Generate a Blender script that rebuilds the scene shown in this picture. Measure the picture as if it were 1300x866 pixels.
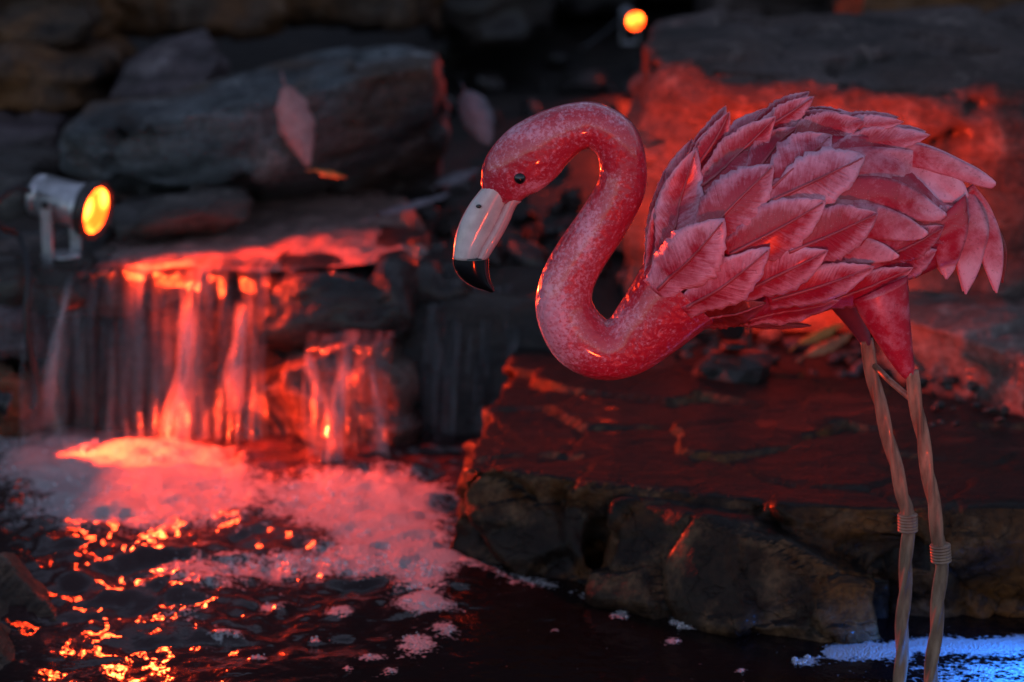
import bpy, bmesh, math, random
import numpy as np
from mathutils import Vector, Matrix

for o in list(bpy.data.objects):
    bpy.data.objects.remove(o)
SC = bpy.context.scene
COL = SC.collection
R = math.radians

# ------------------------------------------------------------------ camera
CAM_H, PITCH, LENS = 0.78, R(13.0), 85.0
FPX = 1300 * LENS / 36.0
cam_d = bpy.data.cameras.new('camera')
cam_d.lens = LENS; cam_d.sensor_width = 36.0
cam_d.clip_start = 0.05; cam_d.clip_end = 400.0
cam_d.dof.use_dof = True
cam_d.dof.focus_distance = 2.03
cam_d.dof.aperture_fstop = 4.9
cam = bpy.data.objects.new('camera', cam_d); COL.objects.link(cam)
cam.location = (0, 0, CAM_H); cam.rotation_euler = (R(90) - PITCH, 0, 0)
SC.camera = cam

# ------------------------------------------------------------------ sky, sun, exposure
SUN_EL, SUN_ROT = R(10.0), R(20.0)
wd = bpy.data.worlds.new('World'); SC.world = wd; wd.use_nodes = True
nt = wd.node_tree; nt.nodes.clear()
sky = nt.nodes.new('ShaderNodeTexSky'); sky.sky_type = 'NISHITA'; sky.sun_disc = False
sky.sun_elevation = SUN_EL; sky.sun_rotation = SUN_ROT
sky.altitude = 100; sky.air_density = 1.0; sky.dust_density = 1.0; sky.ozone_density = 3.4
bg = nt.nodes.new('ShaderNodeBackground'); bg.inputs['Strength'].default_value = 0.15
wo = nt.nodes.new('ShaderNodeOutputWorld')
hs = nt.nodes.new('ShaderNodeHueSaturation'); hs.inputs['Saturation'].default_value = 0.62; hs.inputs['Hue'].default_value = 0.515   # thin cloud greys the dusk sky
nt.links.new(sky.outputs[0], hs.inputs['Color']); nt.links.new(hs.outputs[0], bg.inputs[0]); nt.links.new(bg.outputs[0], wo.inputs[0])
sun_d = bpy.data.lights.new('sun', 'SUN'); sun_d.energy = 0.12; sun_d.angle = R(12); sun_d.color = (1.0, 0.9, 0.85)
sun = bpy.data.objects.new('sun', sun_d); COL.objects.link(sun)
SUN_DIR = -Vector((math.sin(SUN_ROT) * math.cos(SUN_EL), math.cos(SUN_ROT) * math.cos(SUN_EL), math.sin(SUN_EL)))   # the last daylight, low behind the added bank
sun.rotation_euler = SUN_DIR.to_track_quat('-Z', 'Y').to_euler()
vs = SC.view_settings
vs.view_transform = 'Standard'; vs.look = 'None'; vs.gamma = 1.0; vs.exposure = 0.52
vs.use_curve_mapping = False
SC.render.engine = 'CYCLES'
SC.cycles.use_denoising = True
try: SC.cycles.denoiser = 'OPENIMAGEDENOISE'
except Exception: pass
SC.cycles.sample_clamp_indirect = 4.0
SC.cycles.max_bounces = 8; SC.cycles.transparent_max_bounces = 16
SC.cycles.caustics_reflective = False; SC.cycles.caustics_refractive = False

RED = (1.0, 0.042, 0.009)
LAMP_W = 36.0          # watts of the two visible spots
POOL_W = 32.0
FRONT_W = 7.0
BOULDER_W = 17.0
BLUE_W = 6.5

# ------------------------------------------------------------------ geometry of the view: a pixel of the photo to a place
CP, SP = math.cos(PITCH), math.sin(PITCH)
def ray(u, v):
    a = (u - 650) / FPX; b = (433 - v) / FPX
    return np.array((a, CP + b * SP, -SP + b * CP))
def W(u, v, y):
    d = ray(u, v); return np.array((0, 0, CAM_H)) + d * (y / d[1])
def Wz(u, v, z):
    d = ray(u, v); return np.array((0, 0, CAM_H)) + d * ((z - CAM_H) / d[2])
def project(P):
    P = np.asarray(P, float); x = P[..., 0]; y = P[..., 1]; z = P[..., 2] - CAM_H
    dep = y * CP - z * SP; up = y * SP + z * CP
    return 650 + FPX * x / dep, 433 - FPX * up / dep
PXM = 2.05 / FPX           # metres per photo pixel at the bird

# ------------------------------------------------------------------ numpy noise
def _h(ix, iy, iz, s):
    n = (ix * 374761393 + iy * 668265263 + iz * 2147483647 + s * 1274126177) & 0xFFFFFFFF
    n = ((n ^ (n >> 13)) * 1274126177) & 0xFFFFFFFF
    n = ((n ^ (n >> 15)) * 2246822519) & 0xFFFFFFFF
    return ((n ^ (n >> 16)) & 0xFFFF) / 65535.0
def vnoise(p, s=0):
    p = np.asarray(p, float); i = np.floor(p).astype(np.int64); f = p - i
    f = f * f * f * (f * (f * 6 - 15) + 10)
    r = 0
    for dx in (0, 1):
        wx = f[:, 0] if dx else 1 - f[:, 0]
        for dy in (0, 1):
            wy = f[:, 1] if dy else 1 - f[:, 1]
            for dz in (0, 1):
                wz = f[:, 2] if dz else 1 - f[:, 2]
                r = r + wx * wy * wz * _h(i[:, 0] + dx, i[:, 1] + dy, i[:, 2] + dz, s)
    return r * 2 - 1
def fbm(p, o=4, s=0):
    r = 0; a = 0.5
    for k in range(o):
        r = r + a * vnoise(p * (2.03 ** k), s + k * 17); a *= 0.5
    return r
def cells(p, s=0):
    """nearest jittered cell: F1, F2 and a random value of the cell"""
    i = np.floor(p).astype(np.int64)
    f1 = np.full(len(p), 9.0); f2 = np.full(len(p), 9.0); val = np.zeros(len(p)); v2 = np.zeros(len(p))
    off = np.zeros((len(p), 3))
    for dx in (-1, 0, 1):
        for dy in (-1, 0, 1):
            for dz in (-1, 0, 1):
                c = i + np.array((dx, dy, dz))
                q = np.stack([c[:, k] + _h(c[:, 0], c[:, 1], c[:, 2], s + 3 + k) for k in range(3)], 1)
                df = p - q; d = np.sqrt((df ** 2).sum(1)); m = d < f1
                f2 = np.where(m, f1, np.minimum(f2, d))
                f1 = np.where(m, d, f1)
                val = np.where(m, _h(c[:, 0], c[:, 1], c[:, 2], s + 11), val)
                v2 = np.where(m, _h(c[:, 0], c[:, 1], c[:, 2], s + 12), v2)
                off[m] = df[m]
    return f1, f2, val, v2, off
def sstep(a, b, x):
    t = np.clip((np.asarray(x, float) - a) / (b - a), 0, 1); return t * t * (3 - 2 * t)

# ------------------------------------------------------------------ object helpers
def link(o, parent=None):
    COL.objects.link(o)
    if parent is not None: o.parent = parent
    return o
def tag(o, label=None, cat=None, group=None, kind=None):
    if label: o['label'] = label
    if cat: o['category'] = cat
    if group: o['group'] = group
    if kind: o['kind'] = kind
    return o
def empty(name, loc):
    o = bpy.data.objects.new(name, None); o.location = loc; o.empty_display_size = 0.05
    return link(o)
def mesh_obj(name, V, F, mat, parent=None, smooth=True, uv=None, attrs=None, origin=None):
    V = np.asarray(V, float)
    if origin is not None: V = V - np.asarray(origin)
    me = bpy.data.meshes.new(name)
    me.from_pydata(V.tolist(), [], [tuple(f) for f in F])
    if uv is not None:
        l = me.uv_layers.new(name='UVMap')
        idx = np.empty(len(me.loops), np.int32); me.loops.foreach_get('vertex_index', idx)
        l.data.foreach_set('uv', np.asarray(uv, np.float32)[idx].ravel())
    for k, a in (attrs or {}).items():
        at = me.attributes.new(k, 'FLOAT', 'POINT'); at.data.foreach_set('value', np.asarray(a, np.float32))
    if smooth: me.polygons.foreach_set('use_smooth', np.ones(len(me.polygons), bool))
    if mat: me.materials.append(mat)
    me.update()
    return link(bpy.data.objects.new(name, me), parent)
def grid_faces(nu, nv, wrap=False):
    F = []
    for i in range(nu - 1):
        for j in range(nv if wrap else nv - 1):
            k = (j + 1) % nv
            F.append((i * nv + j, i * nv + k, (i + 1) * nv + k, (i + 1) * nv + j))
    return F
def catmull(P, n):
    P = np.asarray(P, float); m = len(P)
    Q = np.vstack([2 * P[0] - P[1], P, 2 * P[-1] - P[-2]])
    t = np.linspace(0, m - 1, n); i = np.minimum(t.astype(int), m - 2); f = (t - i)[:, None]
    a, b, c, d = Q[i], Q[i + 1], Q[i + 2], Q[i + 3]
    return 0.5 * ((2 * b) + (-a + c) * f + (2 * a - 5 * b + 4 * c - d) * f ** 2 + (-a + 3 * b - 3 * c + d) * f ** 3)
def tube(path, rad, nseg=10, caps=True, lobes=0, twist=0.0, lobe=0.12):
    """tube round a 3-D path"""
    path = np.asarray(path, float); n = len(path)
    rad = np.full(n, rad) if np.isscalar(rad) else np.asarray(rad, float)
    T = np.gradient(path, axis=0); T /= np.linalg.norm(T, axis=1)[:, None] + 1e-12
    up = np.array((0.0, 0.0, 1.0)) if abs(T[0][2]) < 0.9 else np.array((0.0, 1.0, 0.0))
    V = []; N = np.cross(T[0], up); N /= np.linalg.norm(N)
    s = np.concatenate([[0], np.cumsum(np.linalg.norm(np.diff(path, axis=0), axis=1))])
    for i in range(n):
        N = N - T[i] * N.dot(T[i]); N /= np.linalg.norm(N) + 1e-12
        B = np.cross(T[i], N)
        th = np.arange(nseg) * 2 * math.pi / nseg
        rr = rad[i] * (1 + (lobe * np.cos(lobes * th - twist * s[i]) if lobes else 0))
        V.append(path[i] + np.outer(np.cos(th) * rr, N) + np.outer(np.sin(th) * rr, B))
    V = np.vstack(V); F = grid_faces(n, nseg, True)
    if caps:
        F.append(tuple(range(nseg))[::-1]); F.append(tuple((n - 1) * nseg + k for k in range(nseg)))
    return V, F
def lathe(profile, axis, centre, nseg=32):
    """profile: (distance along axis, radius)"""
    a = np.asarray(axis, float); a /= np.linalg.norm(a)
    up = np.array((0, 0, 1.0)) if abs(a[2]) < 0.9 else np.array((0, 1.0, 0))
    n = np.cross(a, up); n /= np.linalg.norm(n); b = np.cross(a, n)
    th = np.arange(nseg) * 2 * math.pi / nseg
    V = np.vstack([np.asarray(centre) + a * t + r * (np.outer(np.cos(th), n) + np.outer(np.sin(th), b)) for t, r in profile])
    F = grid_faces(len(profile), nseg, True)
    F.append(tuple(range(nseg))[::-1]); F.append(tuple((len(profile) - 1) * nseg + k for k in range(nseg)))
    return V, F
def box_vf(c, X, Y, Z):
    c, X, Y, Z = [np.asarray(k, float) for k in (c, X, Y, Z)]
    V = [c + a * X + b * Y + d * Z for a in (-1, 1) for b in (-1, 1) for d in (-1, 1)]
    F = [(0, 1, 3, 2), (4, 6, 7, 5), (0, 4, 5, 1), (2, 3, 7, 6), (0, 2, 6, 4), (1, 5, 7, 3)]
    return np.array(V), F
def merge(parts):
    V = []; F = []; n = 0
    for v, f in parts:
        V.append(np.asarray(v)); F += [tuple(k + n for k in q) for q in f]; n += len(v)
    return np.vstack(V), F

# ------------------------------------------------------------------ material helpers
class NT:
    def __init__(s, name):
        s.m = bpy.data.materials.new(name); s.m.use_nodes = True
        s.t = s.m.node_tree; s.t.nodes.clear()
        s.out = s.t.nodes.new('ShaderNodeOutputMaterial')
    def n(s, typ, **k):
        nd = s.t.nodes.new(typ)
        for a, b in k.items():
            if a == 'ins':
                for i, v in b.items():
                    if hasattr(v, 'links') and hasattr(v, 'is_output'): s.t.links.new(v, nd.inputs[i])
                    else: nd.inputs[i].default_value = v
            else: setattr(nd, a, b)
        return nd
    def math(s, op, a, b=0.5, c=0.5, clamp=False):
        return s.n('ShaderNodeMath', operation=op, use_clamp=clamp, ins={0: a, 1: b, 2: c}).outputs[0]
    def ramp(s, fac, stops, interp='LINEAR'):
        nd = s.n('ShaderNodeValToRGB', ins={0: fac}); r = nd.color_ramp; r.interpolation = interp
        while len(r.elements) < len(stops): r.elements.new(0.5)
        for e, (p, c) in zip(r.elements, stops):
            e.position = p; e.color = (c, c, c, 1) if np.isscalar(c) else (*c, 1)
        return nd.outputs[0]
    def noise(s, vec, scale, detail=4, rough=0.55, dist=0.0, out=0):
        return s.n('ShaderNodeTexNoise', ins={'Vector': vec, 'Scale': scale, 'Detail': detail, 'Roughness': rough, 'Distortion': dist}).outputs[out]
    def vor(s, vec, scale, feature='F1', out=0, rnd=1.0):
        nd = s.n('ShaderNodeTexVoronoi', feature=feature, ins={'Vector': vec, 'Scale': scale})
        nd.inputs['Randomness'].default_value = rnd
        return nd.outputs[out]
    def mix(s, f, a, b, blend='MIX'):
        nd = s.n('ShaderNodeMix', data_type='RGBA', blend_type=blend)
        for i, v in ((0, f), (6, a), (7, b)):
            if hasattr(v, 'links') and hasattr(v, 'is_output'): s.t.links.new(v, nd.inputs[i])
            elif i and not np.isscalar(v): nd.inputs[i].default_value = (*v[:3], 1)
            else: nd.inputs[i].default_value = v
        return nd.outputs[2]
    def bump(s, h, strength, dist, normal=None):
        nd = s.n('ShaderNodeBump', ins={'Height': h, 'Strength': strength, 'Distance': dist})
        if normal is not None: s.t.links.new(normal, nd.inputs['Normal'])
        return nd.outputs[0]
    def obj(s): return s.n('ShaderNodeTexCoord').outputs['Object']
    def gen(s): return s.n('ShaderNodeNewGeometry').outputs['Position']
    def mapping(s, vec, scale=(1, 1, 1), rot=(0, 0, 0), loc=(0, 0, 0)):
        return s.n('ShaderNodeMapping', ins={'Vector': vec, 'Scale': scale, 'Rotation': rot, 'Location': loc}).outputs[0]
    def attr(s, name): return s.n('ShaderNodeAttribute', attribute_name=name).outputs['Fac']
    def pr(s, **k):
        p = s.n('ShaderNodeBsdfPrincipled')
        for a, v in k.items():
            a = a.replace('_', ' ')
            inp = p.inputs[a]
            if hasattr(v, 'links') and hasattr(v, 'is_output'): s.t.links.new(v, inp)
            elif not np.isscalar(v): inp.default_value = (*v, 1) if len(v) == 3 and inp.type == 'RGBA' else v
            else: inp.default_value = v
        return p
    def done(s, shader):
        s.t.links.new(shader.outputs[0] if hasattr(shader, 'outputs') else shader, s.out.inputs[0]); return s.m

def plain(name, col, rough=0.5, metal=0.0, spec=0.5, bump=None, coat=0.0):
    m = NT(name); k = dict(Base_Color=col, Roughness=rough, Metallic=metal, Coat_Weight=coat)
    v = m.obj(); n = m.noise(v, 60, 5)
    k['Base_Color'] = m.mix(m.ramp(n, [(0.3, 0.0), (0.75, 1.0)]), tuple(c * 0.7 for c in col), tuple(min(1, c * 1.15) for c in col))
    if bump: k['Normal'] = m.bump(m.noise(v, bump[0], 5), bump[1], bump[2])
    return m.done(m.pr(**k))

def rock_material(name, dark, mid, light, oxide, ox_amt=0.5, wet=0.5, seed=0.0, scale=1.0, spec=0.35, patch=0.58, aniso=6.0, dark_top=0.0):
    m = NT(name)
    v = m.mapping(m.gen(), loc=(seed, seed * 1.7, seed * 0.6))
    strat = m.mapping(v, scale=(1.2, 1.2, aniso), rot=(0.12, 0.06, 0.3))
    n1 = m.noise(strat, 5 * scale, 7, 0.62, 0.6)
    n2 = m.noise(v, 14 * scale, 8, 0.6)
    n3 = m.noise(v, 3.3 * scale, 5, 0.55, 0.9)
    n4 = m.noise(v, 130, 4, 0.6)
    c = m.mix(m.ramp(n1, [(0.36, 0.0), (0.66, 1.0)]), dark, mid)
    c = m.mix(m.ramp(n3, [(0.56 - 0.12 * ox_amt, 0.0), (0.68 - 0.08 * ox_amt, ox_amt)]), c, oxide)
    c = m.mix(m.ramp(n2, [(patch, 0.0), (patch + 0.13, 0.85)]), c, light)
    c = m.mix(m.ramp(n4, [(0.35, 0.55), (0.6, 0.0)]), c, tuple(k * 0.45 for k in dark))
    wob = m.n('ShaderNodeVectorMath', operation='ADD', ins={0: strat, 1: m.n('ShaderNodeTexNoise', ins={'Vector': strat, 'Scale': 6.0, 'Detail': 5.0}).outputs[1]}).outputs[0]
    crack = m.vor(wob, 3.2 * scale, 'DISTANCE_TO_EDGE')
    c = m.mix(m.ramp(crack, [(0.0, 0.35), (0.02, 0.0)]), c, tuple(k * 0.3 for k in dark))
    if dark_top:  # wet upward faces darkened in colour to hold down the lamps' red light
        nz = m.n('ShaderNodeSeparateXYZ', ins={0: m.n('ShaderNodeNewGeometry').outputs['True Normal']}).outputs[2]
        az = m.math('MULTIPLY', m.ramp(m.math('ADD', nz, m.math('MULTIPLY', m.math('SUBTRACT', n2, 0.5), 0.5)), [(0.7, 0.0), (0.92, 1.0)]), dark_top)
        c = m.mix(az, c, (0.007, 0.0055, 0.005))
    h = m.math('ADD', m.math('MULTIPLY', n2, 0.7), m.math('MULTIPLY', n4, 0.28))
    h = m.math('ADD', h, m.math('MULTIPLY', m.ramp(crack, [(0.0, 0.0), (0.03, 1.0)]), 0.12))
    h = m.math('ADD', h, m.math('MULTIPLY', n1, 0.6))
    nb = m.bump(h, 0.9, 0.012)
    rough = m.ramp(n3, [(0.3, 0.62 - 0.34 * wet), (0.7, 0.8 - 0.36 * wet)])
    return m.done(m.pr(Base_Color=c, Roughness=rough, Normal=nb, Coat_Weight=0.25 * wet, Coat_Roughness=0.16, Specular_IOR_Level=spec))

M = {}
M['slab'] = rock_material('wet_brown_slab_stone', (0.012, 0.007, 0.005), (0.042, 0.022, 0.012), (0.17, 0.09, 0.045), (0.17, 0.06, 0.014), 1.0, 0.35, 3.1, 1.2, 0.14, 0.50, 2.0, 0.95)
M['boulder'] = rock_material('red_brown_boulder_stone', (0.022, 0.017, 0.015), (0.125, 0.09, 0.082), (0.24, 0.19, 0.165), (0.07, 0.04, 0.03), 0.6, 0.25, 7.7, 1.3, 0.35, 0.58, 3.0)
M['bluestone'] = rock_material('blue_grey_stone', (0.025, 0.027, 0.028), (0.14, 0.16, 0.17), (0.28, 0.29, 0.29), (0.13, 0.06, 0.024), 0.6, 0.35, 11.2)
M['brownstone'] = rock_material('brown_stone', (0.022, 0.013, 0.009), (0.12, 0.068, 0.04), (0.22, 0.16, 0.12), (0.24, 0.095, 0.024), 0.7, 0.3, 15.9)
M['purple'] = rock_material('purple_grey_stone', (0.028, 0.022, 0.024), (0.14, 0.105, 0.115), (0.28, 0.24, 0.245), (0.12, 0.075, 0.055), 0.3, 0.3, 21.4)
M['darkwet'] = rock_material('black_wet_stone', (0.012, 0.010, 0.010), (0.035, 0.028, 0.026), (0.08, 0.07, 0.07), (0.06, 0.035, 0.02), 0.4, 1.0, 27.0)
M['step'] = rock_material('pale_red_step_stone', (0.07, 0.05, 0.045), (0.27, 0.21, 0.19), (0.42, 0.36, 0.32), (0.18, 0.12, 0.09), 0.4, 0.3, 9.3, 1.3, 0.35, 0.58, 3.0)
M['fallrock'] = rock_material('waterfall_stone', (0.05, 0.035, 0.03), (0.14, 0.095, 0.08), (0.24, 0.18, 0.15), (0.16, 0.09, 0.05), 0.5, 0.9, 31.0)
M['grey'] = rock_material('pale_grey_stone', (0.028, 0.025, 0.023), (0.09, 0.08, 0.073), (0.20, 0.18, 0.16), (0.10, 0.065, 0.04), 0.3, 0.5, 37.0)
M['soil'] = rock_material('dark_soil', (0.012, 0.010, 0.009), (0.03, 0.024, 0.02), (0.06, 0.05, 0.045), (0.045, 0.028, 0.018), 0.4, 0.6, 41.0, 2.0)

# ------------------------------------------------------------------ rocks
def hull_bm(bm, pts):
    vs = [bm.verts.new(tuple(p)) for p in pts]
    r = bmesh.ops.convex_hull(bm, input=vs)
    junk = [g for g in r.get('geom_interior', []) + r.get('geom_unused', []) if isinstance(g, bmesh.types.BMVert) and g.is_valid]
    if junk: bmesh.ops.delete(bm, geom=list(set(junk)), context='VERTS')
def rock(name, label, hulls, mat, seed, voxel=0.012, amp=0.012, facet=0.012, strata=0.010, layers=22, fscale=9.0,
         cat='rock', group=None, tilt=(0.1, 0.05), kind=None, calm=0.0):
    bm = bmesh.new()
    for h in hulls: hull_bm(bm, h)
    me = bpy.data.meshes.new(name + '_raw'); bm.to_mesh(me); bm.free()
    tmp = bpy.data.objects.new('tmp', me); COL.objects.link(tmp)
    md = tmp.modifiers.new('r', 'REMESH'); md.mode = 'VOXEL'; md.voxel_size = voxel
    dg = bpy.context.evaluated_depsgraph_get(); dg.update()
    me2 = bpy.data.meshes.new_from_object(tmp.evaluated_get(dg))
    bpy.data.objects.remove(tmp); bpy.data.meshes.remove(me)
    n = len(me2.vertices); P = np.empty(n * 3); me2.vertices.foreach_get('co', P); P = P.reshape(-1, 3)
    N = np.empty(n * 3, np.float32); me2.vertex_normals.foreach_get('vector', N); N = N.reshape(-1, 3).astype(float)
    q = P + 0.03 * np.stack([fbm(P * 7, 3, seed + k) for k in range(3)], 1)
    f1, f2, val, v2, off = cells(q * fscale + seed * 3.3, seed)
    d = amp * 1.6 * fbm(P * 6 + seed, 4, seed) + facet * (val - 0.55) * 1.4 + facet * (off[:, 0] * (v2 - 0.5) + off[:, 2] * (val - 0.5)) * 3.0
    d -= facet * 0.5 * (1 - sstep(0.0, 0.09, f2 - f1))
    d = d * (1 - calm * sstep(0.3, 0.9, N[:, 2]))
    lay = (P[:, 2] + tilt[0] * P[:, 0] + tilt[1] * P[:, 1] + 0.02 * fbm(P * 4, 3, seed + 5)) * layers * 2.2
    li = np.floor(lay).astype(np.int64); lf = lay - li
    blk = np.floor(P[:, 0] * 5 + 1.5 * vnoise(P * 3, seed + 8)).astype(np.int64)
    a0 = _h(li, blk, blk * 0, seed); a1 = _h(li + 1, blk, blk * 0, seed)
    lv = a0 + (a1 - a0) * sstep(0.75, 1.0, lf)
    d += strata * (lv - 0.5) * 1.6 * (1 - np.abs(N[:, 2]))
    d += 0.0022 * fbm(P * 55, 3, seed + 2)
    P2 = P + N * d[:, None]
    c = P2.mean(0); c[2] = P2[:, 2].min()
    me2.vertices.foreach_set('co', (P2 - c).ravel())
    me2.polygons.foreach_set('use_smooth', np.ones(len(me2.polygons), bool))
    me2.materials.clear(); me2.materials.append(mat); me2.name = name; me2.update()
    o = bpy.data.objects.new(name, me2); o.location = c; link(o)
    tag(o, label, cat, group, kind)
    return o
def blk(u0, u1, vt, vb, y, depth, seed=0, jit=0.14, tilt=0.0, lean=0.0, back=0.0, skew=0.0):
    """a rough block whose front face spans those photo pixels at distance y"""
    rnd = random.Random(seed)
    um = (u0 + u1) / 2
    x0 = W(u0, vt, y)[0]; x1 = W(u1, vt, y)[0]; zt = W(um, vt, y)[2]; zb = W(um, vb, y)[2]
    w = x1 - x0; h = zt - zb; pts = []
    for a in (0.0, 0.22, 0.78, 1.0):
        for b in (0.0, 0.2, 0.8, 1.0):
            for c in (0.0, 0.2, 0.8, 1.0):
                if (a in (0, 1)) + (b in (0, 1)) + (c in (0, 1)) != 2: continue
                X = x0 + w * (a + rnd.uniform(-jit, jit) * 0.45) + lean * c * h
                Y = y + depth * (b + rnd.uniform(-jit, jit) * 0.4) + skew * a * depth
                Z = zb + h * (c + rnd.uniform(-jit, jit) * 0.45 * (c > 0.5)) + tilt * (a - 0.5) * w + back * b * depth * (c > 0.5)
                pts.append((X, Y, Z))
    return pts

# ------------------------------------------------------------------ ground
def ground_height(x, y):
    pool = sstep(-1.75, -1.55, x) * (1 - sstep(1.55, 1.75, x)) * sstep(0.45, 0.7, y)
    edge = 2.86 - 0.28 * sstep(-0.02, 0.25, x)
    pool = pool * (1 - sstep(edge, edge + 0.1, y))
    z = 0.06 * np.ones_like(x)
    back = 0.155 + 0.075 * sstep(3.2, 4.6, y) + 0.0 * x
    right = 0.085 + 0.11 * sstep(2.95, 3.35, y)
    k = sstep(0.0, 0.3, x) * (1 - sstep(3.2, 3.6, y))
    zb = back * (1 - k) + right * k
    z = z + (zb - z) * sstep(2.6, 2.9, y)
    z = z + 0.1 * sstep(4.6, 5.2, y) + 5.2 * sstep(5.2, 9.5, y)  # tall unseen bank added behind to keep bright sky out of the water
    z = z - 0.2 * pool
    return z
def axis_pts(lo, hi, step, far, n=16):
    core = np.arange(lo, hi + 1e-6, step)
    g = np.geomspace(step * 1.5, far, n)
    return np.concatenate([lo - g[::-1], core, hi + g])
gx = axis_pts(-1.9, 1.9, 0.03, 70); gy = axis_pts(0.3, 5.4, 0.03, 70)
GX, GY = np.meshgrid(gx, gy, indexing='ij')
PX = np.stack([GX.ravel(), GY.ravel(), np.zeros(GX.size)], 1)
GZ = ground_height(PX[:, 0], PX[:, 1]) + 0.012 * fbm(PX * 6, 4, 3) + 0.05 * fbm(PX * 0.8, 3, 9) * sstep(5, 7, PX[:, 1])
PX[:, 2] = GZ
g = mesh_obj('ground', PX, grid_faces(len(gx), len(gy)), M['soil'])
tag(g, 'dark damp soil of the stream bed and bank, with an unseen rise added to block low sky', 'ground', kind='structure')

# ------------------------------------------------------------------ the rocks of the place
T = lambda pts, z: [Wz(u, v, z) for u, v in pts]
def down(pts, z, k=1.0, dy=0.0):
    c = np.mean(pts, 0); return [np.array((c[0] + (p[0] - c[0]) * k, c[1] + (p[1] - c[1]) * k + dy, z)) for p in pts]
# broad wet slab beside the bird
topA = T([(586, 592), (640, 590), (770, 603), (870, 612), (985, 640), (1150, 628), (1400, 628), (1400, 560), (1290, 522), (1130, 486), (900, 452), (665, 436)], 0.098)
hA = topA + down(topA, 0.035, 0.985)
topB = [W(578, 610, 2.385), W(668, 600, 2.36), W(752, 612, 2.35), W(600, 560, 2.6), W(760, 560, 2.6)]
hB = topB + [Wz(560, 712, 0.0) + (0, 0, -0.08), Wz(640, 728, 0.0) + (0, 0, -0.08), Wz(742, 750, 0) + (0, 0, -0.08), np.array((-0.05, 2.8, -0.08)), np.array((0.1, 2.8, -0.08)),
             Wz(556, 700, 0.005), Wz(640, 722, 0.005), Wz(742, 742, 0.005)]
hC = [W(790, 632, 2.29), W(880, 650, 2.235), W(1000, 690, 2.19), W(1110, 745, 2.16), W(800, 612, 2.42), W(1110, 640, 2.4),
      Wz(752, 754, 0.01), Wz(900, 790, 0.01), Wz(1060, 806, 0.01), Wz(1120, 800, 0.01),
      Wz(752, 756, 0) + (0, 0, -0.08), Wz(900, 795, 0) + (0, 0, -0.08), Wz(1100, 805, 0) + (0, 0, -0.08), np.array((0.1, 2.7, -0.08)), np.array((0.4, 2.7, -0.08))]
hD = [W(985, 640, 2.23), W(1150, 642, 2.22), W(1400, 640, 2.22), W(1010, 662, 2.215), W(1180, 690, 2.20), W(1400, 690, 2.20), W(1110, 790, 2.23), W(1400, 800, 2.21),
      (0.3, 2.7, 0.08), (0.6, 2.6, 0.08), (0.3, 2.6, -0.08), (0.6, 2.5, -0.08)]
rock('flat_boulder', 'broad flat wet brown boulder behind the flamingo legs, its foot in the dark water', [hA, hB, hC, hD], M['slab'], 5, voxel=0.006,
     amp=0.006, facet=0.020, strata=0.007, fscale=8.5, tilt=(-0.3, 0.0), calm=0.75)
# tilted red-lit step at the right
F0, F1 = Wz(1118, 462, 0.09), Wz(1420, 566, 0.09)
hS = [F0, F1, F0 + (0, 0, 0.065), F1 + (0, 0, 0.06), np.array((0.46, 3.0, 0.165)), np.array((0.75, 2.95, 0.165)), np.array((0.46, 3.0, 0.0)), np.array((0.75, 2.95, 0)),
      F0 + (0, 0, -0.06), F1 + (0, 0, -0.06)]
rock('rock_slab', 'low rock step glowing red behind the flamingo legs at the right edge', [hS], M['step'], 9, voxel=0.009, amp=0.006, facet=0.008, strata=0.006, group=None)
# great boulder behind the bird
rock('boulder', 'large boulder glowing red behind the flamingo body', [[W(798, 250, 3.04), W(800, 430, 3.0), W(808, 66, 3.07), W(816, 56, 3.1), W(828, 20, 3.5), W(900, 84, 3.03), W(905, 430, 2.98), W(1060, 112, 3.01), W(1060, 430, 2.97),
      W(1240, 118, 2.98), W(1400, 112, 3.0), W(1400, 430, 2.98), W(1000, 18, 3.55), W(1400, 10, 3.5), np.array((0.19, 3.6, 0.1)), np.array((0.8, 3.6, 0.1))]], M['boulder'], 14,
     voxel=0.010, amp=0.010, facet=0.014, strata=0.005, fscale=8, layers=14)
# left: long blue slab, chunk, low flat rock
LS = [W(82, 165, 3.22), W(200, 150, 3.2), W(330, 135, 3.2), W(470, 95, 3.22), W(555, 78, 3.26), W(560, 66, 3.5), W(480, 55, 3.6), W(330, 100, 3.6), W(110, 135, 3.5)]
hL = LS + [W(80, 215, 3.24), W(200, 240, 3.2), W(330, 225, 3.2), W(470, 170, 3.25), W(548, 150, 3.28), (0.0 - 0.1, 3.6, 0.15), (-0.6, 3.6, 0.15)]
rock('rock_slab', 'long tilted slab with a blue-grey top, pink dry leaf leaning on it', [hL], M['bluestone'], 19, voxel=0.009, amp=0.006, facet=0.009, strata=0.007, tilt=(-0.25, 0))
rock('boulder', 'angular purple-grey stone lying behind the long blue slab', [[W(135, 128, 3.65), W(160, 80, 3.66), W(215, 48, 3.68), W(262, 34, 3.75), W(286, 70, 3.7), W(265, 108, 3.62), W(200, 132, 3.6),
      W(150, 90, 3.95), W(260, 60, 3.95), W(270, 110, 3.95), W(150, 150, 3.95)]], M['purple'], 23, voxel=0.009, amp=0.005, facet=0.008, strata=0.004)
rock('rock_slab', 'low pale flat rock just behind the left spotlight', [[W(135, 262, 3.12), W(220, 245, 3.12), W(318, 236, 3.14), W(325, 250, 3.12), W(240, 272, 3.06), W(140, 290, 3.06),
      W(150, 310, 3.06), W(320, 280, 3.1), W(300, 232, 3.3), W(160, 240, 3.3)]], M['grey'], 29, amp=0.006, facet=0.01, strata=0.008)
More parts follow.
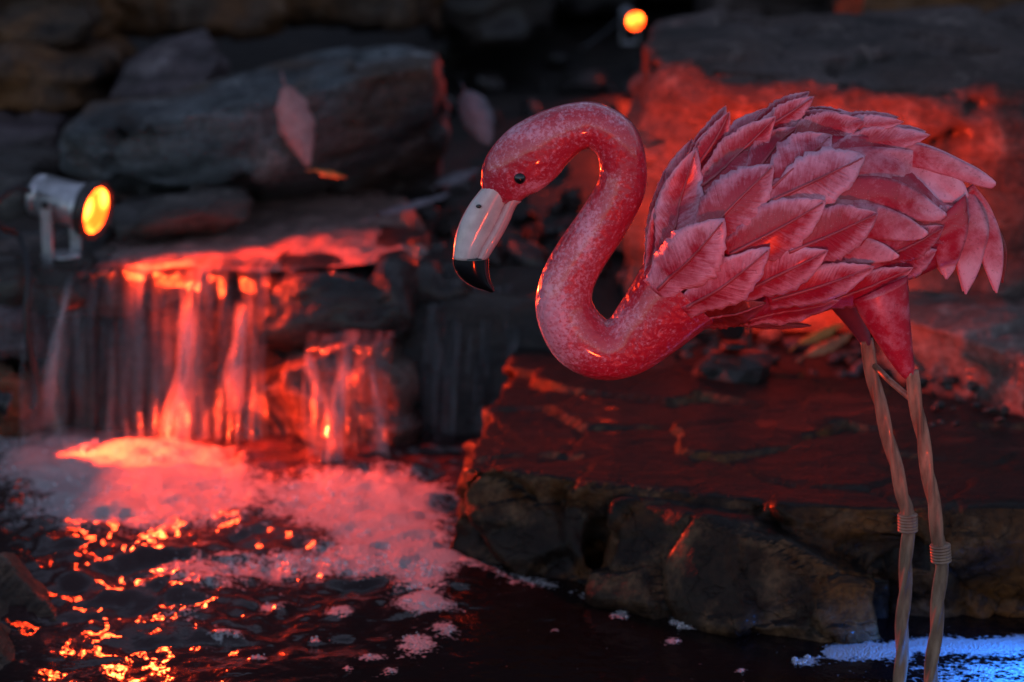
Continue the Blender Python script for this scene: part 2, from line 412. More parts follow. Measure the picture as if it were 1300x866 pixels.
# stacked stones of the bank, left
wall_l = 'stones of the bank at the upper left'
for i, (a, lab, mk) in enumerate([
    ((-60, 106, -20, 70, 3.75, 0.4), 'top brown stone in the bank at the upper left corner', 'brownstone'),
    ((-50, 118, 74, 150, 3.65, 0.4), 'ochre-brown stone below the top stone of the left bank', 'brownstone'),
    ((-40, 76, 152, 226, 3.55, 0.4), 'dark purple-grey stone low in the left bank', 'purple'),
    ((-90, 40, 226, 330, 3.3, 0.4), 'grey stone behind the black cable of the left spotlight', 'grey'),
    ((112, 350, -80, 46, 4.1, 0.5), 'broad brown stone in the back bank above the purple chunk', 'brownstone'),
    ((352, 545, -60, 40, 4.2, 0.5), 'dark brown stone in the back bank above the blue slab', 'brownstone'),
    ((545, 700, -70, 52, 4.5, 0.5), 'black stone in the back bank above the flamingo head', 'darkwet'),
    ((690, 812, -90, 22, 4.9, 0.5), 'black stone in the back bank left of the far lamp', 'darkwet'),
    ((800, 930, -80, -2, 5.0, 0.5), 'dark stone behind the far glowing lamp', 'boulder'),
    ((915, 1130, -100, 50, 4.6, 0.5), 'reddish stone above the big boulder at the top edge', 'boulder'),
    ((1100, 1400, -120, 60, 4.0, 0.5), 'dark stone at the top right corner', 'brownstone'),
]):
    rock('bank_stone', lab, [blk(*a, seed=40 + i, jit=0.12, tilt=0.03 * (-1) ** i)], M[mk], 50 + i, voxel=0.014, amp=0.010, facet=0.014, strata=0.012, cat='stone', group='stones of the bank')
# waterfall ledge
rock('ledge_rock', 'wet rock face behind the left waterfall', [blk(-40, 350, 345, 640, 2.955, 0.4, 71, jit=0.06)], M['fallrock'], 71, amp=0.014, facet=0.02, strata=0.014)
rock('ledge_rock', 'black overhanging ledge above the lower waterfall', [blk(338, 512, 352, 436, 2.90, 0.35, 72, jit=0.1), blk(480, 606, 350, 420, 2.97, 0.3, 73, jit=0.12)], M['darkwet'], 72, voxel=0.01, amp=0.008, facet=0.016, strata=0.008)
rock('ledge_rock', 'low wet rock behind the lower right waterfall', [blk(360, 505, 446, 640, 2.83, 0.3, 74, jit=0.16), blk(290, 400, 478, 640, 2.86, 0.3, 174, jit=0.2)], M['fallrock'], 74, voxel=0.009, amp=0.012, facet=0.02, strata=0.012, fscale=7)
rock('ledge_rock', 'black rock in the dark gap right of the waterfall', [blk(490, 640, 430, 640, 3.0, 0.3, 75, jit=0.1), blk(600, 700, 360, 480, 3.08, 0.3, 76, jit=0.12)], M['darkwet'], 75, amp=0.012, facet=0.02, strata=0.01)
rock('ledge_rock', 'dark block that carries the left spotlight', [blk(-60, 104, 336, 402, 2.885, 0.3, 77, jit=0.05)], M['darkwet'], 77, voxel=0.01, amp=0.004, facet=0.01, strata=0.008)
rock('bank_stone', 'dark layered stone left of the waterfall at the picture edge', [blk(-120, 34, 380, 470, 2.86, 0.3, 78), ], M['purple'], 78, amp=0.008, facet=0.016, strata=0.014, cat='stone', group='stones of the bank')
rock('bank_stone', 'brown stone at the waterline left of the waterfall', [blk(-140, 42, 470, 570, 2.84, 0.3, 79), ], M['brownstone'], 79, amp=0.008, facet=0.016, strata=0.014, cat='stone', group='stones of the bank')
# near rock, lower left
rock('boulder', 'mossy brown rock at the lower left corner, standing in the pool', [[W(-70, 690, 2.3), W(20, 700, 2.32), W(55, 748, 2.28), W(82, 800, 2.2), W(84, 850, 2.13), W(70, 890, 2.05), W(-60, 890, 2.0), W(-80, 760, 2.1),
      np.array((-0.47, 2.25, -0.08)), np.array((-0.43, 1.95, -0.08)), np.array((-0.55, 1.9, -0.08)), np.array((-0.55, 2.35, -0.08))]], M['brownstone'], 83, voxel=0.008, amp=0.008, facet=0.012, strata=0.010)

# small loose stones
def pebble_mesh(seed, mat):
    rnd = random.Random(seed); bm = bmesh.new()
    bmesh.ops.create_icosphere(bm, subdivisions=2, radius=1)
    V = np.array([v.co[:] for v in bm.verts])
    k = 1 + 0.35 * fbm(V * 1.3 + seed * 5.1, 3, seed)
    for _ in range(5):
        n = np.array([rnd.gauss(0, 1) for _ in range(3)]); n /= np.linalg.norm(n); c = rnd.uniform(0.55, 0.8)
        d = V @ n; k = np.where(d * k > c, c / np.maximum(d, 1e-3), k)
    V = V * k[:, None] * np.array((1, rnd.uniform(0.6, 0.9), rnd.uniform(0.4, 0.7)))
    me = bpy.data.meshes.new('pebble')
    for v, p in zip(bm.verts, V): v.co = p
    bm.to_mesh(me); bm.free(); me.materials.append(mat); return me
PEB = {k: [pebble_mesh(s, M[k]) for s in range(i * 10, i * 10 + 4)] for i, k in enumerate(('darkwet', 'grey', 'purple', 'boulder', 'brownstone', 'soil'))}
rnd = random.Random(8)
def gz(x, y): return float(ground_height(np.array([x]), np.array([y]))[0])
def pebbles(n, region, kinds, rr, name, label, group, lift=0.4):
    done = []
    k = 0
    while k < n:
        u = rnd.uniform(*region[0]); v = rnd.uniform(*region[1]); z0 = region[2]
        p = Wz(u, v, z0); r = rnd.uniform(*rr) * (1 if rnd.random() < 0.8 else 1.5)
        if any((p[0] - q[0]) ** 2 + (p[1] - q[1]) ** 2 < ((r + q[2]) * 0.62) ** 2 for q in done) and rnd.random() < 0.93: 
            k += 0.02; continue
        done.append((p[0], p[1], r)); k += 1
        o = bpy.data.objects.new(name, rnd.choice(PEB[rnd.choice(kinds)]))
        o.location = (p[0], p[1], max(gz(p[0], p[1]), 0.098 if u > 1166 else 0) + r * lift); o.scale = (r, r, r)
        o.rotation_euler = (rnd.uniform(-.5, .5), rnd.uniform(-.5, .5), rnd.uniform(0, 6.3)); link(o)
        tag(o, label, 'stone', group)
pebbles(60, ((872, 1165), (408, 486), 0.1), ('grey', 'purple', 'boulder', 'grey'), (0.007, 0.016), 'pebble', 'small pebble in the heap under the flamingo belly', 'pebbles under the flamingo')
pebbles(34, ((1140, 1330), (470, 545), 0.1), ('darkwet', 'grey', 'boulder'), (0.004, 0.009), 'pebble', 'tiny wet pebble at the foot of the red-lit step behind the legs', 'wet pebbles at the foot of the step')
pebbles(85, ((400, 815), (95, 285), 0.22), ('darkwet', 'darkwet', 'darkwet', 'soil'), (0.014, 0.04), 'cobble', 'dark wet stone on the shadowed stream bed behind the flamingo head', 'stones on the stream bed', 0.3)

for (u, v, rr_, k, lab) in ((978, 428, 0.026, 'grey', 'largest grey pebble under the middle of the flamingo belly'), (1012, 432, 0.022, 'purple', 'plump purple-grey pebble right of the largest pebble under the belly'),
                          (940, 434, 0.022, 'grey', 'grey pebble left of the largest pebble under the belly')):
    p = Wz(u, v, 0.1); o = bpy.data.objects.new('pebble', PEB[k][1]); o.location = (p[0], p[1], gz(p[0], p[1]) + rr_ * 0.5); o.scale = (rr_, rr_, rr_ * 1.3); o.rotation_euler = (0.2, 0.1, u); link(o)
    tag(o, lab, 'stone', 'pebbles under the flamingo')
# ------------------------------------------------------------------ water
def water_material(name, base, rough=0.03, rip=1.0, turb=1.0):
    m = NT(name); v = m.gen()
    f = m.attr('foam')
    n1 = m.noise(v, 90, 4, 0.6); n2 = m.noise(v, 260, 3, 0.6)
    cell = m.vor(v, 520, 'F1'); cell2 = m.vor(v, 240, 'F1')
    mask = m.math('ADD', f, m.math('MULTIPLY', m.math('SUBTRACT', n1, 0.5), 0.9))
    mask = m.math('ADD', mask, m.math('MULTIPLY', m.math('SUBTRACT', cell2, 0.45), 0.5))
    mask = m.math('ADD', mask, m.math('MULTIPLY', m.math('SUBTRACT', m.noise(v, 38, 3, 0.6), 0.5), 0.8))
    mask = m.ramp(mask, [(0.40, 0.0), (0.64, 0.95)])
    w = m.pr(Base_Color=m.mix(m.attr('turbid'), tuple(0.6 * k for k in base), tuple(k * turb for k in base)), Roughness=rough, IOR=1.33, Normal=m.bump(m.math('ADD', m.noise(v, 55, 3, 0.5), m.math('MULTIPLY', m.noise(m.mapping(v, scale=(1, 1.5, 1)), 190, 2, 0.5), m.math('MULTIPLY', m.attr('turbid'), 0.6))), 0.25 * rip, 0.006))
    hb = m.math('ADD', m.math('MULTIPLY', cell, -1.0), m.math('MULTIPLY', cell2, -0.8))
    fb = m.bump(m.math('ADD', hb, m.math('MULTIPLY', n1, 1.6)), 0.75, 0.004)
    fo = m.pr(Base_Color=m.mix(m.ramp(cell, [(0.1, 0.0), (0.6, 1.0)]), (0.80, 0.79, 0.81), (0.62, 0.60, 0.62)), Roughness=0.45, Normal=fb)
    tr = m.n('ShaderNodeBsdfTranslucent', ins={'Color': (0.8, 0.78, 0.78, 1)})
    fm = m.n('ShaderNodeMixShader', ins={0: 0.35, 1: fo.outputs[0], 2: tr.outputs[0]})
    mx = m.n('ShaderNodeMixShader', ins={0: mask, 1: w.outputs[0], 2: fm.outputs[0]})
    return m.done(mx)
M['water'] = water_material('dark_pool_water', (0.012, 0.006, 0.006), rough=0.09, turb=5.0)
M['stream'] = water_material('stream_water', (0.30, 0.20, 0.18), 0.12, 3.0)

def blob(U, V_, cu, cv, ru, rv, w=1.0, p=2):
    return w * np.exp(-(((U - cu) / ru) ** 2 + ((V_ - cv) / rv) ** 2) ** (p / 2))
def seg_dist(U, V_, pts, sv=2.0):
    d = np.full(U.shape, 1e9)
    for (a, b), (c, e) in zip(pts[:-1], pts[1:]):
        dx, dy = c - a, (e - b) * sv; L = dx * dx + dy * dy
        t = np.clip(((U - a) * dx + (V_ - b) * sv * dy) / L, 0, 1)
        d = np.minimum(d, np.hypot(U - a - t * dx, (V_ - b) * sv - t * dy))
    return d
def foam_field(P):
    U, V_ = project(np.stack([P[:, 0], P[:, 1], np.zeros(len(P))], 1))
    f = blob(U, V_, 135, 592, 150, 42, 1.15, 3) + blob(U, V_, 240, 632, 130, 36, 0.9) + blob(U, V_, 110, 655, 120, 18, 0.7)
    f += blob(U, V_, 30, 552, 60, 16, 0.8)
    f += blob(U, V_, 470, 635, 100, 42, 1.0, 3) + blob(U, V_, 500, 690, 90, 34, 0.8) + blob(U, V_, 540, 738, 34, 34, 0.72)
    f += blob(U, V_, 250, 738, 80, 18, 0.55) + blob(U, V_, 390, 720, 150, 18, 0.62) + blob(U, V_, 230, 785, 60, 14, 0.42)
    for cu, cv, ru, rv in ((530, 820, 30, 17), (566, 800, 19, 11), (431, 780, 22, 9), (472, 836, 18, 6), (345, 770, 20, 7), (442, 852, 9, 6), (495, 853, 12, 6), (540, 770, 40, 10),
                           (855, 815, 14, 5), (888, 793, 40, 7), (1020, 840, 18, 6), (787, 783, 14, 7), (705, 800, 5, 3), (290, 808, 26, 6), (330, 835, 14, 4), (400, 812, 10, 4), (940, 852, 9, 4)):
        f += blob(U, V_, cu, cv, ru, rv, 0.66, 3)
    d = seg_dist(U, V_, [(548, 705), (640, 728), (742, 756), (820, 775), (900, 797), (960, 800)])
    f += 0.95 * np.exp(-(d / 13) ** 2) * (0.55 + 0.45 * vnoise(P * 18, 4))
    d = seg_dist(U, V_, [(1062, 828), (1120, 826), (1180, 818), (1240, 822), (1330, 815)])
    f += 1.1 * np.exp(-(d / 20) ** 2) + blob(U, V_, 1280, 858, 170, 28, 0.56)  # foam edge, plus thin foam added in front to catch the blue lamp
    return f
wx = np.arange(-1.7, 1.7001, 0.0062); wy = np.concatenate([np.arange(0.55, 1.7, 0.03), np.arange(1.7, 2.98, 0.0058)])
wx = np.concatenate([np.arange(-1.72, -0.72, 0.03), np.arange(-0.72, 0.72, 0.0048), np.arange(0.72, 1.73, 0.03)])
AX, AY = np.meshgrid(wx, wy, indexing='ij')
PW = np.stack([AX.ravel(), AY.ravel(), np.zeros(AX.size)], 1)
FO = foam_field(PW)
U_, V_ = project(PW)
near = np.clip(blob(U_, V_, 200, 600, 420, 160) + blob(U_, V_, 450, 620, 250, 150) + blob(U_, V_, 180, 760, 260, 120, 0.6), 0, 1)
q = PW * np.array((1.0, 1.0, 0))
wave = 0.0020 * vnoise(q * 24 + fbm(q * 6, 2)[:, None], 1) + 0.0012 * vnoise(q * 55, 2) + 0.0006 * vnoise(q * 110, 3)
wave += near * (0.0060 * vnoise(q * 18, 5) + 0.0035 * vnoise(q * 45, 6) + 0.0016 * vnoise(q * 95, 7))
PW[:, 2] = wave * (0.28 + 0.85 * near + 0.45 * blob(U_, V_, 150, 770, 190, 90)) + np.clip(FO, 0, 1.3) * (0.0012 + 0.006 * near) * (1 + 0.35 * vnoise(q * 30, 9))
wat = mesh_obj('water', PW, grid_faces(len(wx), len(wy)), M['water'], attrs={'foam': FO, 'turbid': np.clip(blob(U_, V_, 230, 600, 260, 70) + blob(U_, V_, 450, 640, 170, 80) + blob(U_, V_, 150, 770, 200, 90, 0.8), 0, 1)})
tag(wat, 'dark rippled pool water with foam at the foot of the waterfall', 'water', kind='structure')

# upper stream
sx = np.arange(-0.62, -0.02, 0.006); sy = np.arange(2.93, 3.6, 0.008)
AX, AY = np.meshgrid(sx, sy, indexing='ij'); PS = np.stack([AX.ravel(), AY.ravel(), np.zeros(AX.size)], 1)
PS[:, 2] = 0.196 + 0.004 * vnoise(PS * 22, 21) + 0.003 * vnoise(PS * 50, 22) + 0.004 * vnoise(PS * 9, 24) + 0.03 * sstep(3.2, 3.6, PS[:, 1])
se = -0.065 - 0.16 * (PS[:, 1] - 2.95) + 0.05 * fbm(PS * np.array((0, 9, 0)), 3, 27)
PS[:, 2] -= 0.09 * sstep(-0.05, 0.02, PS[:, 0] - se)
PS[:, 1] += 0.07 * sstep(-0.2, -0.1, PS[:, 0]) * (1 - sstep(3.0, 3.2, PS[:, 1]))
US, VS = project(PS)
FS = blob(US, VS, 165, 335, 40, 12, 0.45) + blob(US, VS, 240, 322, 40, 6, 0.5) + blob(US, VS, 545, 325, 22, 14, 0.5)
st = mesh_obj('stream', PS, grid_faces(len(sx), len(sy)), M['stream'], attrs={'foam': FS, 'turbid': np.ones(len(PS))})
tag(st, 'shallow rippled stream feeding the waterfall, glowing red under the lamp', 'stream', kind='structure')

# film of water running over the flat boulder
fa = np.linspace(0, 1, 110); fb_ = np.linspace(0, 1, 70)
AX, AY = np.meshgrid(fa, fb_, indexing='ij'); AX = AX.ravel(); AY = AY.ravel()
c00, c10, c01, c11 = [Wz(u, v, 0.1) for u, v in ((622, 578), (1330, 592), (690, 452), (1290, 532))]
PF = (c00[None] * ((1 - AX) * (1 - AY))[:, None] + c10[None] * (AX * (1 - AY))[:, None] + c01[None] * ((1 - AX) * AY)[:, None] + c11[None] * (AX * AY)[:, None])
PF[:, 2] = 0.1045 + 0.0012 * vnoise(PF * np.array((14, 30, 1)), 61) + 0.0006 * vnoise(PF * np.array((40, 70, 1)), 62) - 0.0015
m = NT('thin_water_film'); nb = m.bump(m.noise(m.mapping(m.gen(), scale=(1, 2.2, 1)), 30, 3, 0.5), 0.25, 0.006)
gl = m.n('ShaderNodeBsdfGlossy', ins={'Color': (1, 1, 1, 1), 'Roughness': 0.05, 'Normal': nb}); tp = m.n('ShaderNodeBsdfTransparent')
patchy = m.ramp(m.noise(m.mapping(m.gen(), scale=(1, 2.5, 1)), 9, 5, 0.6), [(0.56, 0.0), (0.72, 0.16)])
M['film'] = m.done(m.n('ShaderNodeMixShader', ins={0: m.math('MULTIPLY', patchy, m.n('ShaderNodeFresnel', ins={'IOR': 1.33, 'Normal': nb}).outputs[0]), 1: tp.outputs[0], 2: gl.outputs[0]}))
tag(mesh_obj('water_film', PF, grid_faces(110, 70), M['film']), 'thin film of water running over the flat boulder', 'water', kind='structure')

# falling water
def fall_material(name, white=0.5):
    m = NT(name)
    uv = m.n('ShaderNodeUVMap').outputs[0]
    wv = m.n('ShaderNodeVectorMath', operation='ADD', ins={0: uv, 1: m.n('ShaderNodeVectorMath', operation='SCALE', ins={0: m.n('ShaderNodeTexNoise', ins={'Vector': uv, 'Scale': 3.5, 'Detail': 2.0}).outputs[1], 3: 0.09}).outputs[0]}).outputs[0]
    st0 = m.noise(m.mapping(wv, scale=(7, 0.8, 1)), 1.0, 2, 0.5, 0.0)
    st1 = m.noise(m.mapping(wv, scale=(24, 1.3, 1)), 1.0, 4, 0.6, 0.2)
    st2 = m.noise(m.mapping(wv, scale=(80, 4.0, 1)), 1.0, 4, 0.6, 0.2)
    a = m.math('ADD', m.math('MULTIPLY', st1, 0.5), m.math('MULTIPLY', st2, 0.22))
    a = m.math('ADD', a, m.math('MULTIPLY', st0, 0.40))
    veil = m.math('ADD', m.math('MULTIPLY', st0, 0.55), m.math('MULTIPLY', st1, 0.45))
    milk = m.ramp(veil, [(0.46, 0.02), (0.68, white * 0.36)])
    body = m.ramp(a, [(0.42, 0.06), (0.64, 0.75)])
    nb = m.bump(a, 0.8, 0.01)
    gl = m.n('ShaderNodeBsdfGlossy', ins={'Color': (0.9, 0.92, 0.95, 1), 'Roughness': 0.12, 'Normal': nb})
    tp = m.n('ShaderNodeBsdfTransparent', ins={'Color': (0.95, 0.95, 0.96, 1)})
    fr = m.n('ShaderNodeFresnel', ins={'IOR': 1.33, 'Normal': nb}).outputs[0]
    clear = m.n('ShaderNodeMixShader', ins={0: m.math('MULTIPLY', fr, m.math('MULTIPLY', body, 3.0), clamp=True), 1: tp.outputs[0], 2: gl.outputs[0]})
    df = m.n('ShaderNodeBsdfDiffuse', ins={'Color': (0.75, 0.76, 0.8, 1), 'Normal': nb})
    tl = m.n('ShaderNodeBsdfTranslucent', ins={'Color': (0.75, 0.76, 0.8, 1), 'Normal': nb})
    dm = m.n('ShaderNodeMixShader', ins={0: 0.5, 1: df.outputs[0], 2: tl.outputs[0]})
    return m.done(m.n('ShaderNodeMixShader', ins={0: milk, 1: clear.outputs[0], 2: dm.outputs[0]}))
M['fall'] = fall_material('falling_water', 0.85)
def fall_sheet(name, label, x0, x1, yc, ztop, seed, nx=150, nt_=60, throw=0.10, run=0.05):
    a = np.linspace(0, 1, nx); t = np.linspace(0, 1, nt_)
    A, Tt = np.meshgrid(a, t, indexing='ij'); A = A.ravel(); Tt = Tt.ravel()
    zero = np.zeros_like(A)
    col = vnoise(np.stack([A * 9, zero, zero], 1), seed) * 0.5 + vnoise(np.stack([A * 24, zero, zero], 1), seed + 1) * 0.35
    crest = yc + 0.025 * vnoise(np.stack([A * 4, zero, zero], 1), seed + 5)
    tf = np.clip((Tt - 0.18) / 0.82, 0, 1); pre = np.clip(Tt / 0.18, 0, 1)
    z = ztop + 0.006 * (1 - pre) - (ztop + 0.01) * tf ** 1.7
    y = crest + run * (1 - pre) - throw * (1 + 0.35 * col) * tf ** 0.85
    x = x0 + (x1 - x0) * A + 0.012 * tf * vnoise(np.stack([A * 7, Tt * 1.5, zero], 1), seed + 3)
    y = y - 0.010 * vnoise(np.stack([A * 30, Tt * 2, zero], 1), seed + 2) * tf ** 0.5
    y = y - 0.005 * vnoise(np.stack([A * 70, Tt * 3, zero], 1), seed + 7) * tf ** 0.5
    o = mesh_obj(name, np.stack([x, y, z], 1), grid_faces(nx, nt_), M['fall'], uv=np.stack([A * (x1 - x0) / 0.28, Tt], 1))
    return tag(o, label, 'waterfall', kind='structure')
Xat = lambda u, y: float(W(u, 400, y)[0])
fl1 = fall_sheet('waterfall', 'left waterfall curtain lit red and orange', Xat(52, 2.93), Xat(345, 2.93), 2.925, 0.197, 31)
fl2 = fall_sheet('waterfall', 'narrow lower waterfall with a bright white strand', Xat(388, 2.82), Xat(500, 2.82), 2.825, 0.128, 37, nx=70, throw=0.06, run=0.03)
fl3 = fall_sheet('waterfall', 'thin broken trickle in the dark gap by the flat boulder', Xat(545, 2.96), Xat(655, 2.96), 2.96, 0.150, 43, nx=70, throw=0.10, run=0.04)
def strand_material():
    m = NT('white_water_strand'); uv = m.n('ShaderNodeUVMap').outputs[0]
    sep = m.n('ShaderNodeSeparateXYZ', ins={0: uv})
    n = m.noise(m.mapping(uv, scale=(9, 3.0, 1)), 1.0, 5, 0.65, 0.3)
    side = m.math('SUBTRACT', 1.0, m.math('ABSOLUTE', m.math('SUBTRACT', m.math('MULTIPLY', sep.outputs[0], 2.0), 1.0)))
    fade = m.math('MULTIPLY', m.ramp(sep.outputs[1], [(0.0, 0.0), (0.15, 1.0), (0.75, 0.9), (1.0, 0.25)]), m.math('POWER', side, 0.8))
    al = m.math('MULTIPLY', fade, m.ramp(n, [(0.34, 0.12), (0.68, 0.6)]))
    df = m.n('ShaderNodeBsdfDiffuse', ins={'Color': (0.82, 0.83, 0.88, 1)}); tl = m.n('ShaderNodeBsdfTranslucent', ins={'Color': (0.8, 0.8, 0.85, 1)})
    gl = m.n('ShaderNodeBsdfGlossy', ins={'Color': (0.9, 0.9, 0.95, 1), 'Roughness': 0.2, 'Normal': m.bump(n, 0.6, 0.01)})
    a1 = m.n('ShaderNodeMixShader', ins={0: 0.4, 1: df.outputs[0], 2: tl.outputs[0]})
    a2 = m.n('ShaderNodeMixShader', ins={0: 0.2, 1: a1.outputs[0], 2: gl.outputs[0]})
    return m.done(m.n('ShaderNodeMixShader', ins={0: al, 1: m.n('ShaderNodeBsdfTransparent').outputs[0], 2: a2.outputs[0]}))
M['strand'] = strand_material()
def strand(parent, u0, v0, u1, v1, y0, y1, w0, w1, seed):
    """a rope of white water: an open half-tube that widens as it falls"""
    nt_, na = 26, 9; V = []; UV = []
    a = W(u0, v0, y0); b = W(u1, v1, y1)
    for i in range(nt_):
        t = i / (nt_ - 1); c = a + (b - a) * t; c[1] = a[1] + (b[1] - a[1]) * t ** 0.6; c[0] = a[0] + (b[0] - a[0]) * t ** 1.3
        c[0] += 0.003 * math.sin(5 * t + seed); w = (w0 + (w1 - w0) * t) / 2 * (1 + 0.15 * math.sin(11 * t + seed))
        for j in range(na):
            th = math.pi * j / (na - 1)
            V.append(c + np.array((-math.cos(th) * w, -math.sin(th) * w * 0.7, 0))); UV.append((j / (na - 1), t + seed * 0.0))
    mesh_obj('water_strand', V, grid_faces(nt_, na), M['strand'], parent, uv=UV)
for k, (p, u0, v0, u1, v1, y0, y1, w0, w1) in enumerate([
    (fl1, 240, 372, 224, 585, 2.90, 2.80, 0.014, 0.044), (fl1, 306, 380, 300, 520, 2.90, 2.83, 0.016, 0.03), (fl1, 88, 345, 58, 540, 2.90, 2.82, 0.010, 0.022),
    (fl2, 440, 442, 418, 610, 2.81, 2.74, 0.016, 0.030), (fl2, 396, 440, 404, 520, 2.81, 2.78, 0.012, 0.02), (fl2, 474, 450, 484, 600, 2.81, 2.76, 0.006, 0.016)]):
    strand(p, u0, v0, u1, v1, y0, y1, w0, w1, k)

# ------------------------------------------------------------------ spotlights
M['alu'] = plain('brushed_aluminium', (0.55, 0.56, 0.59), 0.34, 0.7, bump=(120, 0.2, 0.001))
M['rim'] = plain('dark_bezel', (0.05, 0.045, 0.045), 0.35, 0.3)
M['cable'] = plain('black_rubber', (0.012, 0.012, 0.014), 0.45)
M['blackmetal'] = plain('black_plastic', (0.02, 0.02, 0.022), 0.4)
def lens_material(name, hot, edge, strength):
    m = NT(name); uv = m.n('ShaderNodeUVMap').outputs[0]
    d = m.vor(uv, 1.7, 'F1', rnd=0.8)
    c = m.mix(m.ramp(d, [(0.22, 1.0), (0.72, 0.0)]), edge, hot)
    e = m.n('ShaderNodeEmission', ins={'Color': c, 'Strength': strength})
    return m.done(e)
M['lens_red'] = lens_material('glowing_orange_lens', (1.0, 0.10, 0.009), (0.30, 0.010, 0.0007), 34.0)
M['lens_dim'] = lens_material('orange_pool_lens', (1.0, 0.06, 0.01), (0.35, 0.02, 0.002), 7.0)
M['lens_blue'] = lens_material('glowing_blue_lens', (0.15, 0.5, 1.0), (0.02, 0.2, 1.0), 5.0)
def spotlight(label, pos, aim, r, L, foot_z, color, watts, lens='lens_red', cone=120, cable=None, blend=0.7, group=None, body='alu'):
    pos = np.asarray(pos, float); a = np.asarray(aim, float); a /= np.linalg.norm(a)
    side = np.cross(a, (0, 0, 1)); side /= np.linalg.norm(side)
    root = empty('spotlight', (pos[0] - a[0] * L * 0.5, pos[1] - a[1] * L * 0.5, foot_z))
    rl = np.array(root.location)
    def part(n, vf, mt, par=root, **k):
        o = mesh_obj(n, vf[0], vf[1], M[mt], None, origin=rl, **k)
        o.parent = par
        return o
    prof = [(-L, r * 0.55), (-L, r * 0.8), (-L * 0.98, r * 0.84), (-L * 0.9, r * 0.86), (-L * 0.89, r * 0.80), (-L * 0.84, r * 0.80), (-L * 0.83, r * 0.86), (-L * 0.35, r * 0.88), (-L * 0.28, r * 0.95), (-L * 0.12, r * 1.0), (-L * 0.1, r * 0.9)]
    h = part('housing', lathe(prof, a, pos), body)
    part('bezel', lathe([(-L * 0.16, r * 0.98), (-L * 0.16, r * 1.12), (0.0, r * 1.14), (0.01 * r, r * 1.08), (0, r * 0.93), (-r * 0.15, r * 0.9)], a, pos), 'rim', h)
    th = np.arange(24) * math.pi / 12
    up = np.cross(side, a)
    c0 = pos - a * r * 0.10
    Vv = np.vstack([[c0 + a * r * 0.1]] + [c0 + a * r * 0.1 * (1 - k * k) + r * 0.9 * k * (np.outer(np.cos(th), side) + np.outer(np.sin(th), up)) for k in (0.33, 0.66, 1.0)])
    Fv = [(0, 1 + j, 1 + (j + 1) % 24) for j in range(24)]
    for q in range(2): Fv += [(1 + q * 24 + j, 1 + (q + 1) * 24 + j, 1 + (q + 1) * 24 + (j + 1) % 24, 1 + q * 24 + (j + 1) % 24) for j in range(24)]
    uv = [(0.5, 0.5)] + [(0.5 + 0.5 * k * math.cos(t), 0.5 + 0.5 * k * math.sin(t)) for k in (0.33, 0.66, 1.0) for t in th]
    part('lens', (Vv, Fv), lens, h, uv=uv)
    mid = pos - a * L * 0.62
    zt = mid[2] - r * 0.4
    for s in (-1, 1):
        part('bracket_arm', box_vf(mid + s * side * r * 0.98 + np.array((0, 0, (foot_z - mid[2]) / 2)), side * 0.0014, a * r * 0.24 * np.array((1, 1, 0)), (0, 0, (mid[2] - foot_z) / 2)), body, smooth=False)
    part('base_plate', lathe([(0, r * 0.80), (0.003, r * 0.84), (0.005, r * 0.80), (0.006, r * 0.2)], (0, 0, 1), (mid[0], mid[1], foot_z + 0.0005)), body)
    for s in (-1, 1):
        part('bolt', lathe([(0, r * 0.16), (0.003, r * 0.16), (0.004, r * 0.1)], side * s, mid + s * side * (r * 0.98 + 0.0012), 10), 'blackmetal')
    if cable is not None:
        part('cable', tube(catmull([pos - a * L * 1.0] + list(cable), 50), 0.0042, 8), 'cable')
    ld = bpy.data.lights.new('spotlight_beam', 'SPOT'); ld.energy = watts; ld.color = color; ld.spot_size = R(cone); ld.spot_blend = blend; ld.shadow_soft_size = r * 0.7
    lo = bpy.data.objects.new('beam', ld); link(lo, root)
    lo.location = Vector(pos + a * 0.004 - rl); lo.rotation_euler = Vector(a).to_track_quat('-Z', 'Y').to_euler()
    tag(root, label, 'spotlight', group)
    return root
LP = W(124, 268, 2.93)
spotlight('silver spotlight with an orange glowing lens at the top of the waterfall', LP, (0.91, -0.38, -0.17), 0.032, 0.088, W(60, 331, 2.93)[2], RED, LAMP_W, cone=129, blend=0.25,
          cable=[W(20, 238, 2.9), W(-8, 262, 2.88), W(2, 288, 2.88), W(24, 300, 2.9), W(36, 345, 2.85), W(33, 410, 2.83), W(44, 478, 2.83), W(44, 520, 2.82)], group='pond spotlights')
FP = W(807, 27, 4.45)
spotlight('small far lamp glowing orange beside the top of the big boulder', FP, (0.25, -0.95, -0.15), 0.016, 0.06, W(800, 52, 4.45)[2] - 0.01, RED, 2.0,
          cable=[W(770, 40, 4.5), W(740, 62, 4.45)], group='pond spotlights')
PP = W(14, 548, 2.735)
spotlight('small dark lamp at the left picture edge lighting the foam', (PP[0], PP[1], 0.072), (0.92, 0.16, -0.34), 0.013, 0.04, -0.05, RED, POOL_W,
          cone=60, blend=0.6, group='pond spotlights', body='blackmetal')
spotlight('orange lamp in the near pool below the picture, aimed up at the flamingo', (0.17, 1.12, 0.06), (0.10, 0.92, 0.40), 0.03, 0.08, -0.1, RED, FRONT_W,
          cone=40, blend=0.5, lens='lens_dim', group='pond spotlights', body='blackmetal')
spotlight('lamp hidden behind the flamingo body that turns the big boulder red', W(940, 386, 2.78), (0.30, 0.90, 0.36), 0.020, 0.055, 0.137, RED, BOULDER_W,
          cone=100, blend=0.4, group='pond spotlights', body='blackmetal')
HP = W(940, 386, 2.78); o = bpy.data.objects.new('cobble', PEB['darkwet'][2]); o.location = (HP[0] - 0.01, HP[1] - 0.02, 0.098); o.scale = (0.06, 0.06, 0.075); link(o)
tag(o, 'dark stone under the front of the flamingo belly carrying a hidden lamp', 'stone')
BP = Wz(1400, 800, 0.0)
